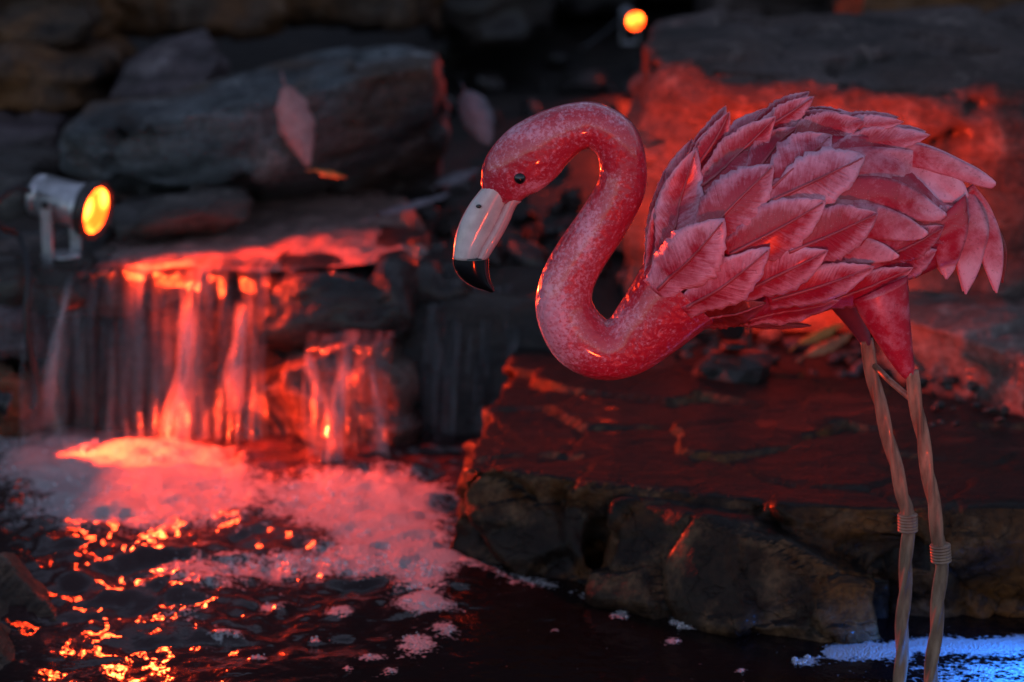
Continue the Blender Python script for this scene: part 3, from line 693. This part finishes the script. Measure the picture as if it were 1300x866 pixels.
spotlight('blue spotlight in the pool by the lower right corner', (BP[0] - 0.02, BP[1] - 0.16, 0.09), (-0.55, 0.25, -0.80), 0.024, 0.07, -0.1, (0.012, 0.20, 1.0), BLUE_W,
          lens='lens_blue', cone=95, group='pond spotlights', body='blackmetal')

# ------------------------------------------------------------------ flamingo
def paint_material(name, deep, pale, attr=True):
    m = NT(name); v = m.gen()
    n1 = m.noise(v, 38, 5, 0.6); n2 = m.noise(v, 430, 4, 0.7); sp = m.vor(v, 520, 'F1'); n3 = m.noise(v, 240, 6, 0.75)
    q = m.math('ADD', m.math('MULTIPLY', n3, 0.6), m.math('MULTIPLY', n2, 0.4))
    q = m.math('ADD', q, m.math('MULTIPLY', m.math('SUBTRACT', n1, 0.5), 0.25))
    if attr:
        a = m.attr('pale')
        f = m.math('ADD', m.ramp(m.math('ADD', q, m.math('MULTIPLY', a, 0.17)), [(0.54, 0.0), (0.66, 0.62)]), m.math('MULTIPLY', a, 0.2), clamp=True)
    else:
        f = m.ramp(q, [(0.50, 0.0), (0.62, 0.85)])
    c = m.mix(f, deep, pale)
    c = m.mix(m.ramp(sp, [(0.06, 0.5), (0.16, 0.0)]), c, (0.85, 0.62, 0.66))
    dk = m.noise(v, 60, 6, 0.75)
    c = m.mix(m.ramp(dk, [(0.22, 0.6), (0.36, 0.0)]), c, tuple(k * 0.35 for k in deep))
    nb = m.bump(m.math('ADD', m.math('MULTIPLY', n2, 0.25), m.math('MULTIPLY', m.noise(v, 130, 1.5, 0.5), 2.2)), 0.45, 0.003)
    return m.done(m.pr(Base_Color=c, Roughness=0.33, Normal=nb, Coat_Weight=1.0, Coat_Roughness=0.07))
M['paint'] = paint_material('mottled_pink_paint', (0.54, 0.010, 0.036), (0.88, 0.44, 0.58))
def feather_material(name, deep, pale, barbs=True, edge=0.5):
    m = NT(name); uv = m.n('ShaderNodeUVMap').outputs[0]
    sep = m.n('ShaderNodeSeparateXYZ', ins={0: uv}); u = sep.outputs[0]; vv = m.math('ABSOLUTE', m.math('SUBTRACT', m.math('MULTIPLY', sep.outputs[1], 2.0), 1.0))
    oi = m.n('ShaderNodeObjectInfo').outputs['Random']
    pos = m.gen()
    n1 = m.noise(pos, 55, 5, 0.65); n2 = m.noise(pos, 330, 3, 0.7); sp = m.vor(pos, 480, 'F1')
    line = m.math('SUBTRACT', u, m.math('MULTIPLY', vv, 0.16))
    cmb = m.n('ShaderNodeCombineXYZ', ins={0: m.math('MULTIPLY', line, 46.0), 1: m.math('MULTIPLY', sep.outputs[1], 2.4), 2: m.math('MULTIPLY', oi, 20.0)}).outputs[0]
    barb = m.noise(cmb, 1.0, 3, 0.6, 0.2)
    k = m.math('MULTIPLY', m.math('POWER', vv, 1.7), 0.62 if barbs else 0.12)
    k = m.math('ADD', k, m.math('MULTIPLY', m.math('POWER', u, 3.0 if barbs else 1.3), 0.55 if barbs else 0.85))
    k = m.math('ADD', k, m.math('MULTIPLY', m.math('SUBTRACT', n1, 0.5), 1.35))
    k = m.math('ADD', k, m.math('MULTIPLY', m.math('SUBTRACT', barb, 0.5), 0.65 if barbs else 0.25))
    k = m.math('ADD', k, m.math('MULTIPLY', m.math('SUBTRACT', oi, 0.5), 0.45))
    k = m.math('ADD', k, (edge - 0.5) * 0.6)
    f = m.ramp(k, [(0.10, 0.0), (0.72, 1.0)])
    c = m.mix(f, deep, pale)
    c = m.mix(m.ramp(sp, [(0.05, 0.55), (0.14, 0.0)]), c, (0.88, 0.68, 0.72))
    c = m.mix(m.ramp(n2, [(0.28, 0.5), (0.42, 0.0)]), c, tuple(q * 0.45 for q in deep))
    rim = m.ramp(vv, [(0.96, 0.0), (0.995, 0.3 if barbs else 0.0)])
    c = m.mix(rim, c, (0.16, 0.03, 0.045))
    h = m.math('ADD', m.math('MULTIPLY', barb, 1.0 if barbs else 0.3), m.math('MULTIPLY', n2, 0.2))
    nb = m.bump(h, 0.75, 0.0016)
    return m.done(m.pr(Base_Color=c, Roughness=0.36, Normal=nb, Coat_Weight=0.35, Coat_Roughness=0.2))
M['feather'] = feather_material('pink_leaf_feather', (0.46, 0.012, 0.045), (0.88, 0.40, 0.54), True, 0.40)
M['wing'] = feather_material('smooth_wing_feather', (0.50, 0.016, 0.05), (0.88, 0.42, 0.55), False, 0.6)
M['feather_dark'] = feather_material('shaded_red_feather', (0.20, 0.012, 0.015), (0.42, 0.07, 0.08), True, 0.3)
M['quill'] = plain('pink_quill', (0.50, 0.07, 0.10), 0.35, coat=0.4)
M['bill'] = plain('ivory_bill', (0.90, 0.76, 0.74), 0.28, coat=0.6)
M['billpink'] = plain('rosy_lower_bill', (0.72, 0.46, 0.46), 0.3, coat=0.5)
M['black'] = plain('glossy_black', (0.006, 0.005, 0.006), 0.14, coat=0.8)
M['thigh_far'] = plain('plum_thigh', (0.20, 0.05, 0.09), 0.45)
def leg_material():
    m = NT('tan_twisted_rod'); v = m.gen(); n = m.noise(m.mapping(v, scale=(1, 1, 0.25)), 120, 5, 0.65); n2 = m.noise(v, 20, 4)
    c = m.mix(m.ramp(n, [(0.35, 0.0), (0.7, 1.0)]), (0.17, 0.095, 0.062), (0.42, 0.27, 0.18))
    c = m.mix(m.ramp(n2, [(0.5, 0.0), (0.75, 0.6)]), c, (0.24, 0.14, 0.10))
    c = m.mix(m.ramp(m.noise(v, 45, 6, 0.8), [(0.24, 0.8), (0.34, 0.0)]), c, (0.05, 0.025, 0.018))
    return m.done(m.pr(Base_Color=c, Roughness=0.42, Normal=m.bump(n, 0.3, 0.001), Coat_Weight=0.2))
M['leg'] = leg_material()

YF = 2.0
ROOT = empty('flamingo', (float(W(1165, 866, YF)[0]), YF, -0.06))
tag(ROOT, 'pink painted metal flamingo statue with leaf-shaped feathers and twisted legs standing in the water', 'statue')
RL = np.array(ROOT.location)
def fp(u, v, dy=0.0): return W(u, v, YF) + np.array((0, dy, 0))
def fpart(name, V, F, mat, parent=ROOT, **k):
    o = mesh_obj(name, V, F, M[mat], None, origin=RL, **k); o.parent = parent; return o

def sweep(sec, n, nseg, close=True):
    """sec rows: (u, v, r_px, ky) of a tube that bends in the bird's plane"""
    S = catmull(sec, n)
    C = np.array([fp(a[0], a[1]) for a in S]); rr = S[:, 2] * PXM; ky = S[:, 3]
    Tn = np.gradient(C, axis=0); Tn[:, 1] = 0; Tn /= np.linalg.norm(Tn, axis=1)[:, None]
    Nn = np.stack([Tn[:, 2], 0 * Tn[:, 0], -Tn[:, 0]], 1)
    th = np.arange(nseg) * 2 * math.pi / nseg
    V = []
    for i in range(n):
        V.append(C[i] + np.outer(np.cos(th) * rr[i], Nn[i]) + np.outer(np.sin(th) * rr[i] * ky[i], (0, 1.0, 0)))
    V = np.vstack(V); F = grid_faces(n, nseg, True)
    if close:
        F.append(tuple(range(nseg))[::-1]); F.append(tuple((n - 1) * nseg + k for k in range(nseg)))
    return V, F, S, th
NECK = [(868, 366, 60, 1.0), (857, 377, 57, 1.0), (826, 411, 48, 1.0), (797, 437, 41, 1.0), (766, 444, 39, 1), (736, 429, 40, 1), (717, 394, 37, 1), (720, 359, 34.5, 1), (738, 323, 33, 1),
        (765, 283, 32, 1), (787, 243, 31, 1), (791, 209, 29.5, 1), (781, 178, 30, 1), (755, 160, 29, 1), (728, 162, 31, 0.95), (700, 176, 37, 0.85), (675, 196, 42.5, 0.76), (650, 219, 39, 0.72), (636, 240, 29, 0.70), (630, 250, 21, 0.66)]
V, F, S, th = sweep(NECK, 150, 40)
n_ = len(S); tt = np.repeat(np.linspace(0, len(NECK) - 1, n_), 40); cs = np.tile(np.cos(th), n_)
# paler paint: outer left of the S, chin and throat, crown
pale = np.zeros(len(V))
uu, vv_ = project(V)
def g2(cu, cv, ru, rv): return np.exp(-((uu - cu) / ru) ** 2 - ((vv_ - cv) / rv) ** 2)
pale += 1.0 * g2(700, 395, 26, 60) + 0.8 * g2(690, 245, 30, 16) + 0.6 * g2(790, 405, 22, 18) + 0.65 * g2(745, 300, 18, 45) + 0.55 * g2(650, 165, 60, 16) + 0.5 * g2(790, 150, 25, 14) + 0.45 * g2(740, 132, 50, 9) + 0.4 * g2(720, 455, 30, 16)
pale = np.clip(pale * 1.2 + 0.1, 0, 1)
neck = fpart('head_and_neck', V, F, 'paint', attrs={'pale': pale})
def sphere_vf(c, r, n=16, sc=(1, 1, 1)):
    V = []; F = []
    for i in range(n + 1):
        ph = math.pi * i / n
        for j in range(2 * n):
            t = math.pi * j / n
            V.append(np.asarray(c) + r * np.array((math.sin(ph) * math.cos(t) * sc[0], math.cos(ph) * sc[1], math.sin(ph) * math.sin(t) * sc[2])))
    return np.array(V), grid_faces(n + 1, 2 * n, True)
EYE_Y = 0.0182
for s in (-1, 1):
    e = fpart('eye', *sphere_vf(fp(660, 222, s * EYE_Y), 0.0050, 12, (1, 0.8, 1)), 'black', neck)
def two_edge(rows, ky, n=26, nseg=20):
    sec = []
    for (a, b), (c, d), k in rows:
        sec.append(((a + c) / 2, (b + d) / 2, (a - c) / 2, (b - d) / 2, k))
    S = catmull(sec, n); th = np.arange(nseg) * 2 * math.pi / nseg; V = []
    for u, v, hu, hv, k in S:
        c = fp(u, v); e = fp(u + hu, v + hv) - c
        V.append(c + np.outer(np.cos(th), e) + np.outer(np.sin(th) * k * ky, (0, 1.0, 0)))
    V = np.vstack(V); F = grid_faces(n, nseg, True)
    F.append(tuple(range(nseg))[::-1]); F.append(tuple((n - 1) * nseg + q for q in range(nseg)))
    return V, F
mm = PXM
bill = fpart('upper_bill', *two_edge([((616, 228), (650, 250), 19), ((612, 238), (644, 254), 18.5), ((596, 259), (634, 277), 16.5), ((583, 284), (622, 300), 15.5), ((577, 306), (613, 314), 15), ((575, 328), (608, 328), 14.5)], mm), 'bill')
fpart('lower_bill', *two_edge([((641, 246), (662, 256), 14), ((640, 256), (655, 263), 13.5), ((630, 277), (646, 284), 12.5), ((618, 300), (635, 304), 12), ((609, 315), (626, 318), 11.5), ((603, 328), (620, 328), 11.5)], mm), 'billpink')
fpart('bill_tip', *two_edge([((574.5, 326.5), (620.5, 326.5), 14.8), ((576, 338), (620.5, 336), 14), ((581, 349), (621, 346), 12.5), ((590, 358), (622.5, 355), 10), ((602, 365), (625, 362), 7), ((614, 369), (627, 367), 4), ((623, 371.5), (627.5, 370.5), 1)], mm), 'black')
for s in (-1, 1):
    fpart('nostril', *sphere_vf(fp(608, 259, s * 0.0116), 0.0024, 8, (1.0, 0.5, 0.7)), 'black', bill)
# body core
SPINE = [(868, 366, 52, 0.9), (900, 338, 84, 0.86), (960, 298, 106, 0.82), (1030, 280, 112, 0.78), (1100, 282, 96, 0.72), (1160, 290, 66, 0.66), (1210, 292, 38, 0.6), (1240, 296, 14, 0.6)]
V, F, SB, _ = sweep(SPINE, 60, 36)
body = fpart('body', V, F, 'feather', uv=np.full((len(V), 2), 0.3))
SBx = np.array(SB)
def ysurf(u, v):
    d = np.hypot(SBx[:, 0] - u, SBx[:, 1] - v); i = int(np.argmin(d - SBx[:, 2] * 0.0))
    r = SBx[i, 2]; dd = d[i]
    return SBx[i, 3] * math.sqrt(max(r * r - dd * dd, (0.16 * r) ** 2)) * PXM
def feather(name, base, tip, w, mat='feather', off=0.003, lift=0.005, sag=0.0, nu=30, nv=9, seed=0, shape=0.95, quill=True, droop=0.0022, both=True, blunt=0.0, ragged=0.09, qm='quill', rib=True, flat=0.0):
    rnd = random.Random(seed * 7 + 3)
    b = np.array(base, float); t = np.array(tip, float); d = t - b; L = np.hypot(*d); d /= L; pn = np.array((-d[1], d[0]))
    V = []; UV = []; ridge = []
    ys = []
    for i in range(nu):
        s = i / (nu - 1)
        hw = w / 2 * (math.sin(math.pi * min(1, s ** shape)) ** 0.85 if blunt == 0 else min(1, (s * 6 + 0.3)) ** 0.6 * (1 - max(0, (s - (1 - blunt)) / blunt) ** 2.2) ** 0.55)
        if s < 0.4: hw = max(hw, w / 2 * (0.5 + 0.8 * s))
        j1 = 1 + ragged * rnd.uniform(-1, 1); j2 = 1 + ragged * rnd.uniform(-1, 1)
        c = b + d * L * s + pn * sag * math.sin(math.pi * s)
        row = []
        for j in range(nv):
            q = -1 + 2 * j / (nv - 1)
            p = c + pn * q * hw * (j1 if q < 0 else j2)
            row.append((p, q))
        ys.append(row)
    yc = None
    for i, row in enumerate(ys):
        s = i / (nu - 1)
        ym = ysurf(*row[nv // 2][0])
        for p, q in row:
            y0 = ysurf(*p); y0 = y0 * (1 - 0.45) + ym * 0.45 - abs(q) ** 2 * droop * 0.3
            y = y0 * (1 - flat) + flat * ym + off * 0.8 + lift * 0.7 * s ** 1.8 - 0.002 * (1 - s) + (0.0009 * (1 - min(1, abs(q) * 3)) if rib else 0.0008 * (1 - q * q))
            y += 0.0009 * math.sin(7 * s + 3 * q + seed) * s
            V.append(fp(p[0], p[1], -y)); UV.append((s, (q + 1) / 2))
    F = grid_faces(nu, nv)
    objs = []
    f = fpart(name, V, F, mat, uv=UV)
    md = f.modifiers.new('thick', 'SOLIDIFY'); md.thickness = 0.0008; md.offset = 0
    objs.append(f)
    qd = None
    if quill:
        V = np.array(V).reshape(nu, nv, 3); path = V[1:-1, nv // 2] + np.array((0, -0.0006, 0))
        qd = fpart('quill', *tube(path, np.linspace(0.0017, 0.0006, len(path)), 6), qm, f)
    if both:
        g = bpy.data.objects.new(name, f.data); link(g, ROOT); g.scale = (1, -1, 1)
        md = g.modifiers.new('thick', 'SOLIDIFY'); md.thickness = 0.0008; md.offset = 0
        if qd: h = bpy.data.objects.new('quill', qd.data); link(h, g)
    return f
Z = lambda x, y: (790 + x / 2.165, 100 + y / 2.165)
FEATHERS = [  # base, tip, width (all in the enlarged crop), options; inner ones first
    ((690, 470), (870, 392), 80, dict(off=.0010)), ((800, 420), (957, 368), 95, dict(off=.0012, quill=False)),
    ((690, 520), (850, 455), 80, dict(off=.001, quill=False)),
    ((540, 195), (840, 150), 80, dict(off=.0075, lift=.001, quill=False)), ((545, 140), (766, 112), 52, dict(off=.003, lift=.008, quill=False)),
    ((470, 92), (606, 92), 26, dict(off=.001, lift=.0, quill=False)),
    ((430, 155), (657, 108), 96, dict(off=.008, lift=.003, quill=False)),
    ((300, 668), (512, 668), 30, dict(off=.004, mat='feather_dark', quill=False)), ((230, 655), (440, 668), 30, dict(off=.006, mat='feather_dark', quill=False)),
    ((330, 650), (580, 585), 74, dict(off=.006)),
    ((505, 608), (783, 499), 92, dict(off=.006)),
    ((385, 580), (668, 484), 104, dict(off=.009)),
    ((425, 440), (676, 338), 136, dict(off=.0095)),
    ((385, 305), (652, 194), 134, dict(off=.0115)),
    ((330, 262), (470, 125), 92, dict(off=.0095)),
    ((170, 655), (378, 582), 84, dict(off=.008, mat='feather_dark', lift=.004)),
    ((310, 555), (537, 430), 108, dict(off=.010)),
    ((270, 450), (532, 300), 138, dict(off=.010)),
    ((385, 275), (566, 144), 128, dict(off=.012, lift=.009)),
    ((355, 150), (520, 42), 66, dict(off=.006, lift=.004)),
    ((160, 610), (382, 420), 118, dict(off=.012)),
    ((195, 420), (398, 210), 140, dict(off=.0135, lift=.011)),
    ((205, 285), (412, 92), 104, dict(off=.013, lift=.010)),
    ((190, 250), (290, 82), 62, dict(off=.006, lift=.006)), ((190, 215), (243, 128), 34, dict(off=.002, lift=.004, quill=False)),
    ((108, 505), (197, 178), 112, dict(off=.014, lift=.008)),
    ((85, 565), (262, 346), 146, dict(off=.016, lift=.012)),
    ((72, 530), (122, 262), 56, dict(off=.010, lift=.004)),
]
for i, (b, t, w, k) in enumerate(FEATHERS):
    feather('feather', Z(*b), Z(*t), w * 1.06 / 2.165, seed=i, sag=random.Random(i).uniform(-4, 4), **k)
def edge_feather(name, upper, lower, off, mat, lift=0.003, both=True, seed=0, nu=26, nv=9, flat=0.5, y_px=None):
    """a pressed-metal feather given by its two long edges, which meet at the tip"""
    A = catmull([Z(*p) for p in upper], nu); B = catmull([Z(*p) for p in lower], nu)
    V = []; UV = []
    for i in range(nu):
        s = i / (nu - 1); ym = ysurf(*((A[i] + B[i]) / 2))
        for j in range(nv):
            q = j / (nv - 1); p = A[i] * (1 - q) + B[i] * q
            y = ysurf(*p) * (1 - flat) + ym * flat + off + lift * s * s + 0.0011 * math.sin(math.pi * q) - 0.006 * (1 - s) ** 2
            y += 0.0006 * math.sin(9 * s + seed) * math.sin(math.pi * q)
            V.append(fp(p[0], p[1], -y)); UV.append((s, q))
    f = fpart(name, V, grid_faces(nu, nv), mat, uv=UV)
    md = f.modifiers.new('thick', 'SOLIDIFY'); md.thickness = 0.0009; md.offset = 0
    if both:
        g = bpy.data.objects.new(name, f.data); link(g, ROOT); g.scale = (1, -1, 1)
        md = g.modifiers.new('thick', 'SOLIDIFY'); md.thickness = 0.0009; md.offset = 0
WING = [
    ([(505, 385), (620, 398), (690, 424), (724, 447), (741, 461)], [(515, 472), (600, 478), (660, 481), (715, 477), (741, 466)], .0015),
    ([(500, 315), (660, 318), (750, 350), (800, 384), (822, 402)], [(515, 405), (630, 406), (690, 416), (750, 423), (802, 421), (822, 408)], .0026),
    ([(500, 245), (690, 250), (790, 288), (850, 335), (877, 357)], [(515, 345), (680, 340), (740, 354), (785, 371), (852, 377), (877, 364)], .0037),
    ([(500, 176), (710, 180), (850, 210), (925, 272), (945, 313)], [(515, 282), (700, 282), (780, 297), (850, 328), (920, 334), (945, 322)], .0048),
    ([(500, 146), (690, 154), (840, 184), (950, 233), (1000, 262), (1020, 279)], [(515, 226), (700, 226), (800, 238), (900, 268), (998, 296), (1020, 287)], .0060)]
for i, (a, b, of) in enumerate(WING):
    edge_feather('wing_feather', a, b, of, 'wing', seed=60 + i)
TAIL = [
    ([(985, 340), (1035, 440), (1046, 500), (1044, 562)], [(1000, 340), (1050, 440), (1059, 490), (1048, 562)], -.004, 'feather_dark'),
    ([(905, 330), (960, 430), (1000, 530), (1024, 585)], [(965, 290), (1010, 350), (1040, 430), (1046, 490), (1040, 540), (1027, 586)], .002, 'wing'),
    ([(870, 350), (900, 440), (925, 540), (939, 588)], [(960, 300), (1000, 400), (992, 480), (970, 540), (942, 588)], .0035, 'wing'),
    ([(800, 425), (840, 452), (862, 510), (884, 545)], [(935, 310), (940, 400), (922, 470), (910, 515), (888, 545)], .005, 'wing')]
for i, (a, b, of, mt) in enumerate(TAIL):
    edge_feather('tail_feather', a, b, of, mt, lift=0.001, seed=80 + i, both=(i != 0), flat=0.8)
# thighs
def thigh(pts, dy, mat, ky):
    V, F = two_edge(pts, mm * ky, 22, 20); V = V + np.array((0, dy, 0)); return fpart('thigh', V, F, mat)
thigh([((1076, 372), (1146, 340), 26), ((1086, 392), (1148, 372), 24), ((1102, 418), (1150, 405), 19), ((1122, 448), (1153, 440), 13), ((1136, 466), (1155, 464), 9), ((1141, 471), (1153, 472), 5)], -0.026, 'wing', 1)
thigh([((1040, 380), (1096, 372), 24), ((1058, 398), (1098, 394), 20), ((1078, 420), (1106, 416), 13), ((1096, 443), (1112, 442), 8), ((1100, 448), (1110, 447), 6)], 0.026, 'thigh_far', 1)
# legs
def leg(pts, dy, knee):
    P = np.array([fp(u, v, dy) for u, v in pts]); lastd = P[-1] - P[-2]; P = np.vstack([P, P[-1] + lastd / np.linalg.norm(lastd) * (abs(P[-1][2] + 0.06) / abs(lastd[2]) * np.linalg.norm(lastd))])
    path = catmull(P, 120)
    l = fpart('leg', *tube(path, 0.0054, 24, lobes=3, twist=110, lobe=0.24), 'leg')
    i = int(np.argmin(np.abs(project(path)[1] - knee))); c = path[i]; t = path[i + 1] - path[i - 1]; t /= np.linalg.norm(t)
    prof = []
    for k in range(6):
        z0 = (k - 3) * 0.0027
        prof += [(z0, 0.0078), (z0 + 0.0006, 0.0088), (z0 + 0.00135, 0.0091), (z0 + 0.0021, 0.0088)]
    fpart('wire_wrap', *lathe(prof, t, c, 24), 'leg', l)
    return l
leg([(1150, 462), (1160, 520), (1172, 590), (1184, 665), (1188, 702), (1184, 760), (1177, 830), (1173, 875)], -0.026, 702)
leg([(1104, 440), (1118, 505), (1136, 575), (1151, 635), (1158, 664), (1157, 720), (1152, 800), (1149, 875)], 0.026, 662)
fpart('leg_brace', *tube([fp(1115, 472, 0.022), fp(1130, 484, 0.0), fp(1152, 499, -0.022)], 0.0028, 8), 'leg')

# ------------------------------------------------------------------ dry leaves
def leaf_mat(name, c1, c2):
    m = NT(name); uv = m.n('ShaderNodeUVMap').outputs[0]; v = m.gen()
    n = m.noise(v, 60, 5, 0.6); sep = m.n('ShaderNodeSeparateXYZ', ins={0: uv})
    vein = m.noise(m.n('ShaderNodeCombineXYZ', ins={0: m.math('MULTIPLY', m.math('SUBTRACT', sep.outputs[0], m.math('MULTIPLY', m.math('ABSOLUTE', m.math('SUBTRACT', sep.outputs[1], 0.5)), 0.6)), 14.0), 1: 0.0, 2: 0.0}).outputs[0], 1.0, 2)
    c = m.mix(m.ramp(n, [(0.3, 0.0), (0.7, 1.0)]), c1, c2)
    return m.done(m.pr(Base_Color=c, Roughness=0.55, Normal=m.bump(vein, 0.5, 0.003)))
M['leaf_pink'] = leaf_mat('dusty_pink_leaf', (0.30, 0.12, 0.12), (0.48, 0.24, 0.23))
M['leaf_yellow'] = leaf_mat('yellow_leaf', (0.25, 0.13, 0.02), (0.40, 0.22, 0.05))
M['leaf_grey'] = leaf_mat('wet_grey_leaf', (0.10, 0.10, 0.12), (0.22, 0.22, 0.25))
M['leaf_rust'] = leaf_mat('rust_leaf', (0.22, 0.07, 0.03), (0.42, 0.17, 0.07))
def leaf(label, tip0, tip1, y0, y1, w, mat, curl=0.012, seed=0, group=None):
    a = W(*tip0, y0); b = W(*tip1, y1); d = b - a; L = np.linalg.norm(d); d /= L
    view = (a + b) / 2 - np.array((0, 0, CAM_H)); view /= np.linalg.norm(view)
    if abs(d[2]) < 0.5: view = view * 0.25 + np.array((0, 0, -1.0)); view /= np.linalg.norm(view)
    s_ = np.cross(d, view); s_ /= np.linalg.norm(s_); nrm = np.cross(s_, d)
    V = []; UV = []; nu, nv = 18, 9; rr = random.Random(seed)
    for i in range(nu):
        s = i / (nu - 1); hw = w / 2 * math.sin(math.pi * s ** 0.8) ** 0.8 * (1 + 0.12 * rr.uniform(-1, 1))
        for j in range(nv):
            q = -1 + 2 * j / (nv - 1)
            V.append(a + d * L * s + s_ * q * hw + nrm * (curl * (q * q * math.sin(math.pi * s) - 0.6 * math.sin(3.1 * s)) + 0.002 * rr.uniform(-1, 1)))
            UV.append((s, (q + 1) / 2))
    V = np.array(V); c = V.mean(0)
    st = tube([a - d * L * 0.02, a - d * L * 0.18 + nrm * 0.004], [0.0012, 0.0008], 6)
    o = mesh_obj('dry_leaf', V, grid_faces(nu, nv), M[mat], uv=UV, origin=c); o.location = c
    md = o.modifiers.new('t', 'SOLIDIFY'); md.thickness = 0.0006
    stem = mesh_obj('stem', st[0], st[1], M[mat], o, origin=c)
    tag(o, label, 'leaf', group)
leaf('dusty pink dry leaf standing against the blue-grey slab', (362, 108), (392, 212), 3.17, 3.13, 0.046, 'leaf_pink', seed=1)
leaf('small yellow leaf fallen below the pink leaf', (398, 216), (440, 226), 3.12, 3.12, 0.014, 'leaf_yellow', 0.004, 2)
leaf('wet grey leaf hanging on stones left of the flamingo head', (590, 115), (622, 185), 3.4, 3.36, 0.045, 'leaf_grey', seed=3)
leaf('long bluish wet leaf lying on the stream behind the bill', (478, 274), (572, 246), 3.2, 3.3, 0.024, 'leaf_grey', 0.004, seed=4)
leaf('grey leaf with a red edge on the stream bed left of the bill', (555, 235), (608, 214), 3.35, 3.4, 0.03, 'leaf_grey', 0.006, seed=5)
leaf('rust leaf lying in the pebbles between belly and thigh', (1022, 452), (1082, 424), 2.8, 2.85, 0.022, 'leaf_rust', 0.006, seed=6)
leaf('orange leaf on top of the pebbles by the plum thigh', (1012, 438), (1070, 412), 2.86, 2.9, 0.02, 'leaf_yellow', 0.006, seed=7)

# ------------------------------------------------------------------ bubbles
def bubbles():
    bm = bmesh.new(); bmesh.ops.create_icosphere(bm, subdivisions=1, radius=1)
    bv = np.array([v.co[:] for v in bm.verts]); bf = np.array([[v.index for v in f.verts] for f in bm.faces]); bm.free()
    rng = np.random.default_rng(4)
    n = 160000
    X = rng.uniform(-0.62, 0.62, n); Y = rng.uniform(1.95, 2.85, n); P = np.stack([X, Y, 0 * X], 1)
    f = foam_field(P) + 0.35 * fbm(P * 40, 3, 77); U0, V0 = project(P)
    keep = rng.random(n) < np.clip((f - 0.40) * 1.2, 0, 0.25) * np.where(V0 > 715, 1.0, 0.35) * (V0 > 560) * (U0 < 1040)
    P = P[keep]; f = f[keep][:14000]; P = P[:14000]
    r = rng.uniform(0.0005, 0.0015, len(P)) * (1 + 1.2 * (rng.random(len(P)) < 0.12))
    U, V_ = project(P); near = np.clip(blob(U, V_, 200, 600, 420, 160) + blob(U, V_, 450, 620, 250, 150), 0, 1)
    P[:, 2] = np.clip(f, 0, 1.3) * (0.0016 + 0.005 * near) + 0.0003
    V = (bv[None] * r[:, None, None] + P[:, None]).reshape(-1, 3)
    F = (bf[None] + (np.arange(len(P)) * len(bv))[:, None, None]).reshape(-1, 3)
    me = bpy.data.meshes.new('foam_bubbles')
    me.vertices.add(len(V)); me.vertices.foreach_set('co', V.ravel())
    me.loops.add(F.size); me.loops.foreach_set('vertex_index', F.ravel().astype(np.int32))
    me.polygons.add(len(F)); me.polygons.foreach_set('loop_start', np.arange(0, F.size, 3, dtype=np.int32))
    me.update(calc_edges=True); me.polygons.foreach_set('use_smooth', np.ones(len(F), bool))
    m = NT('bubble_film')
    a = m.pr(Base_Color=(0.8, 0.8, 0.83), Roughness=0.08, IOR=1.33)
    t = m.n('ShaderNodeBsdfTransparent')
    lw = m.n('ShaderNodeLayerWeight', ins={'Blend': 0.35}).outputs['Facing']
    fac = m.ramp(lw, [(0.1, 0.28), (0.9, 0.9)])
    me.materials.append(m.done(m.n('ShaderNodeMixShader', ins={0: fac, 1: t.outputs[0], 2: a.outputs[0]})))
    o = link(bpy.data.objects.new('foam', me)); tag(o, 'white foam bubbles floating on the pool', 'foam', kind='stuff')
bubbles()
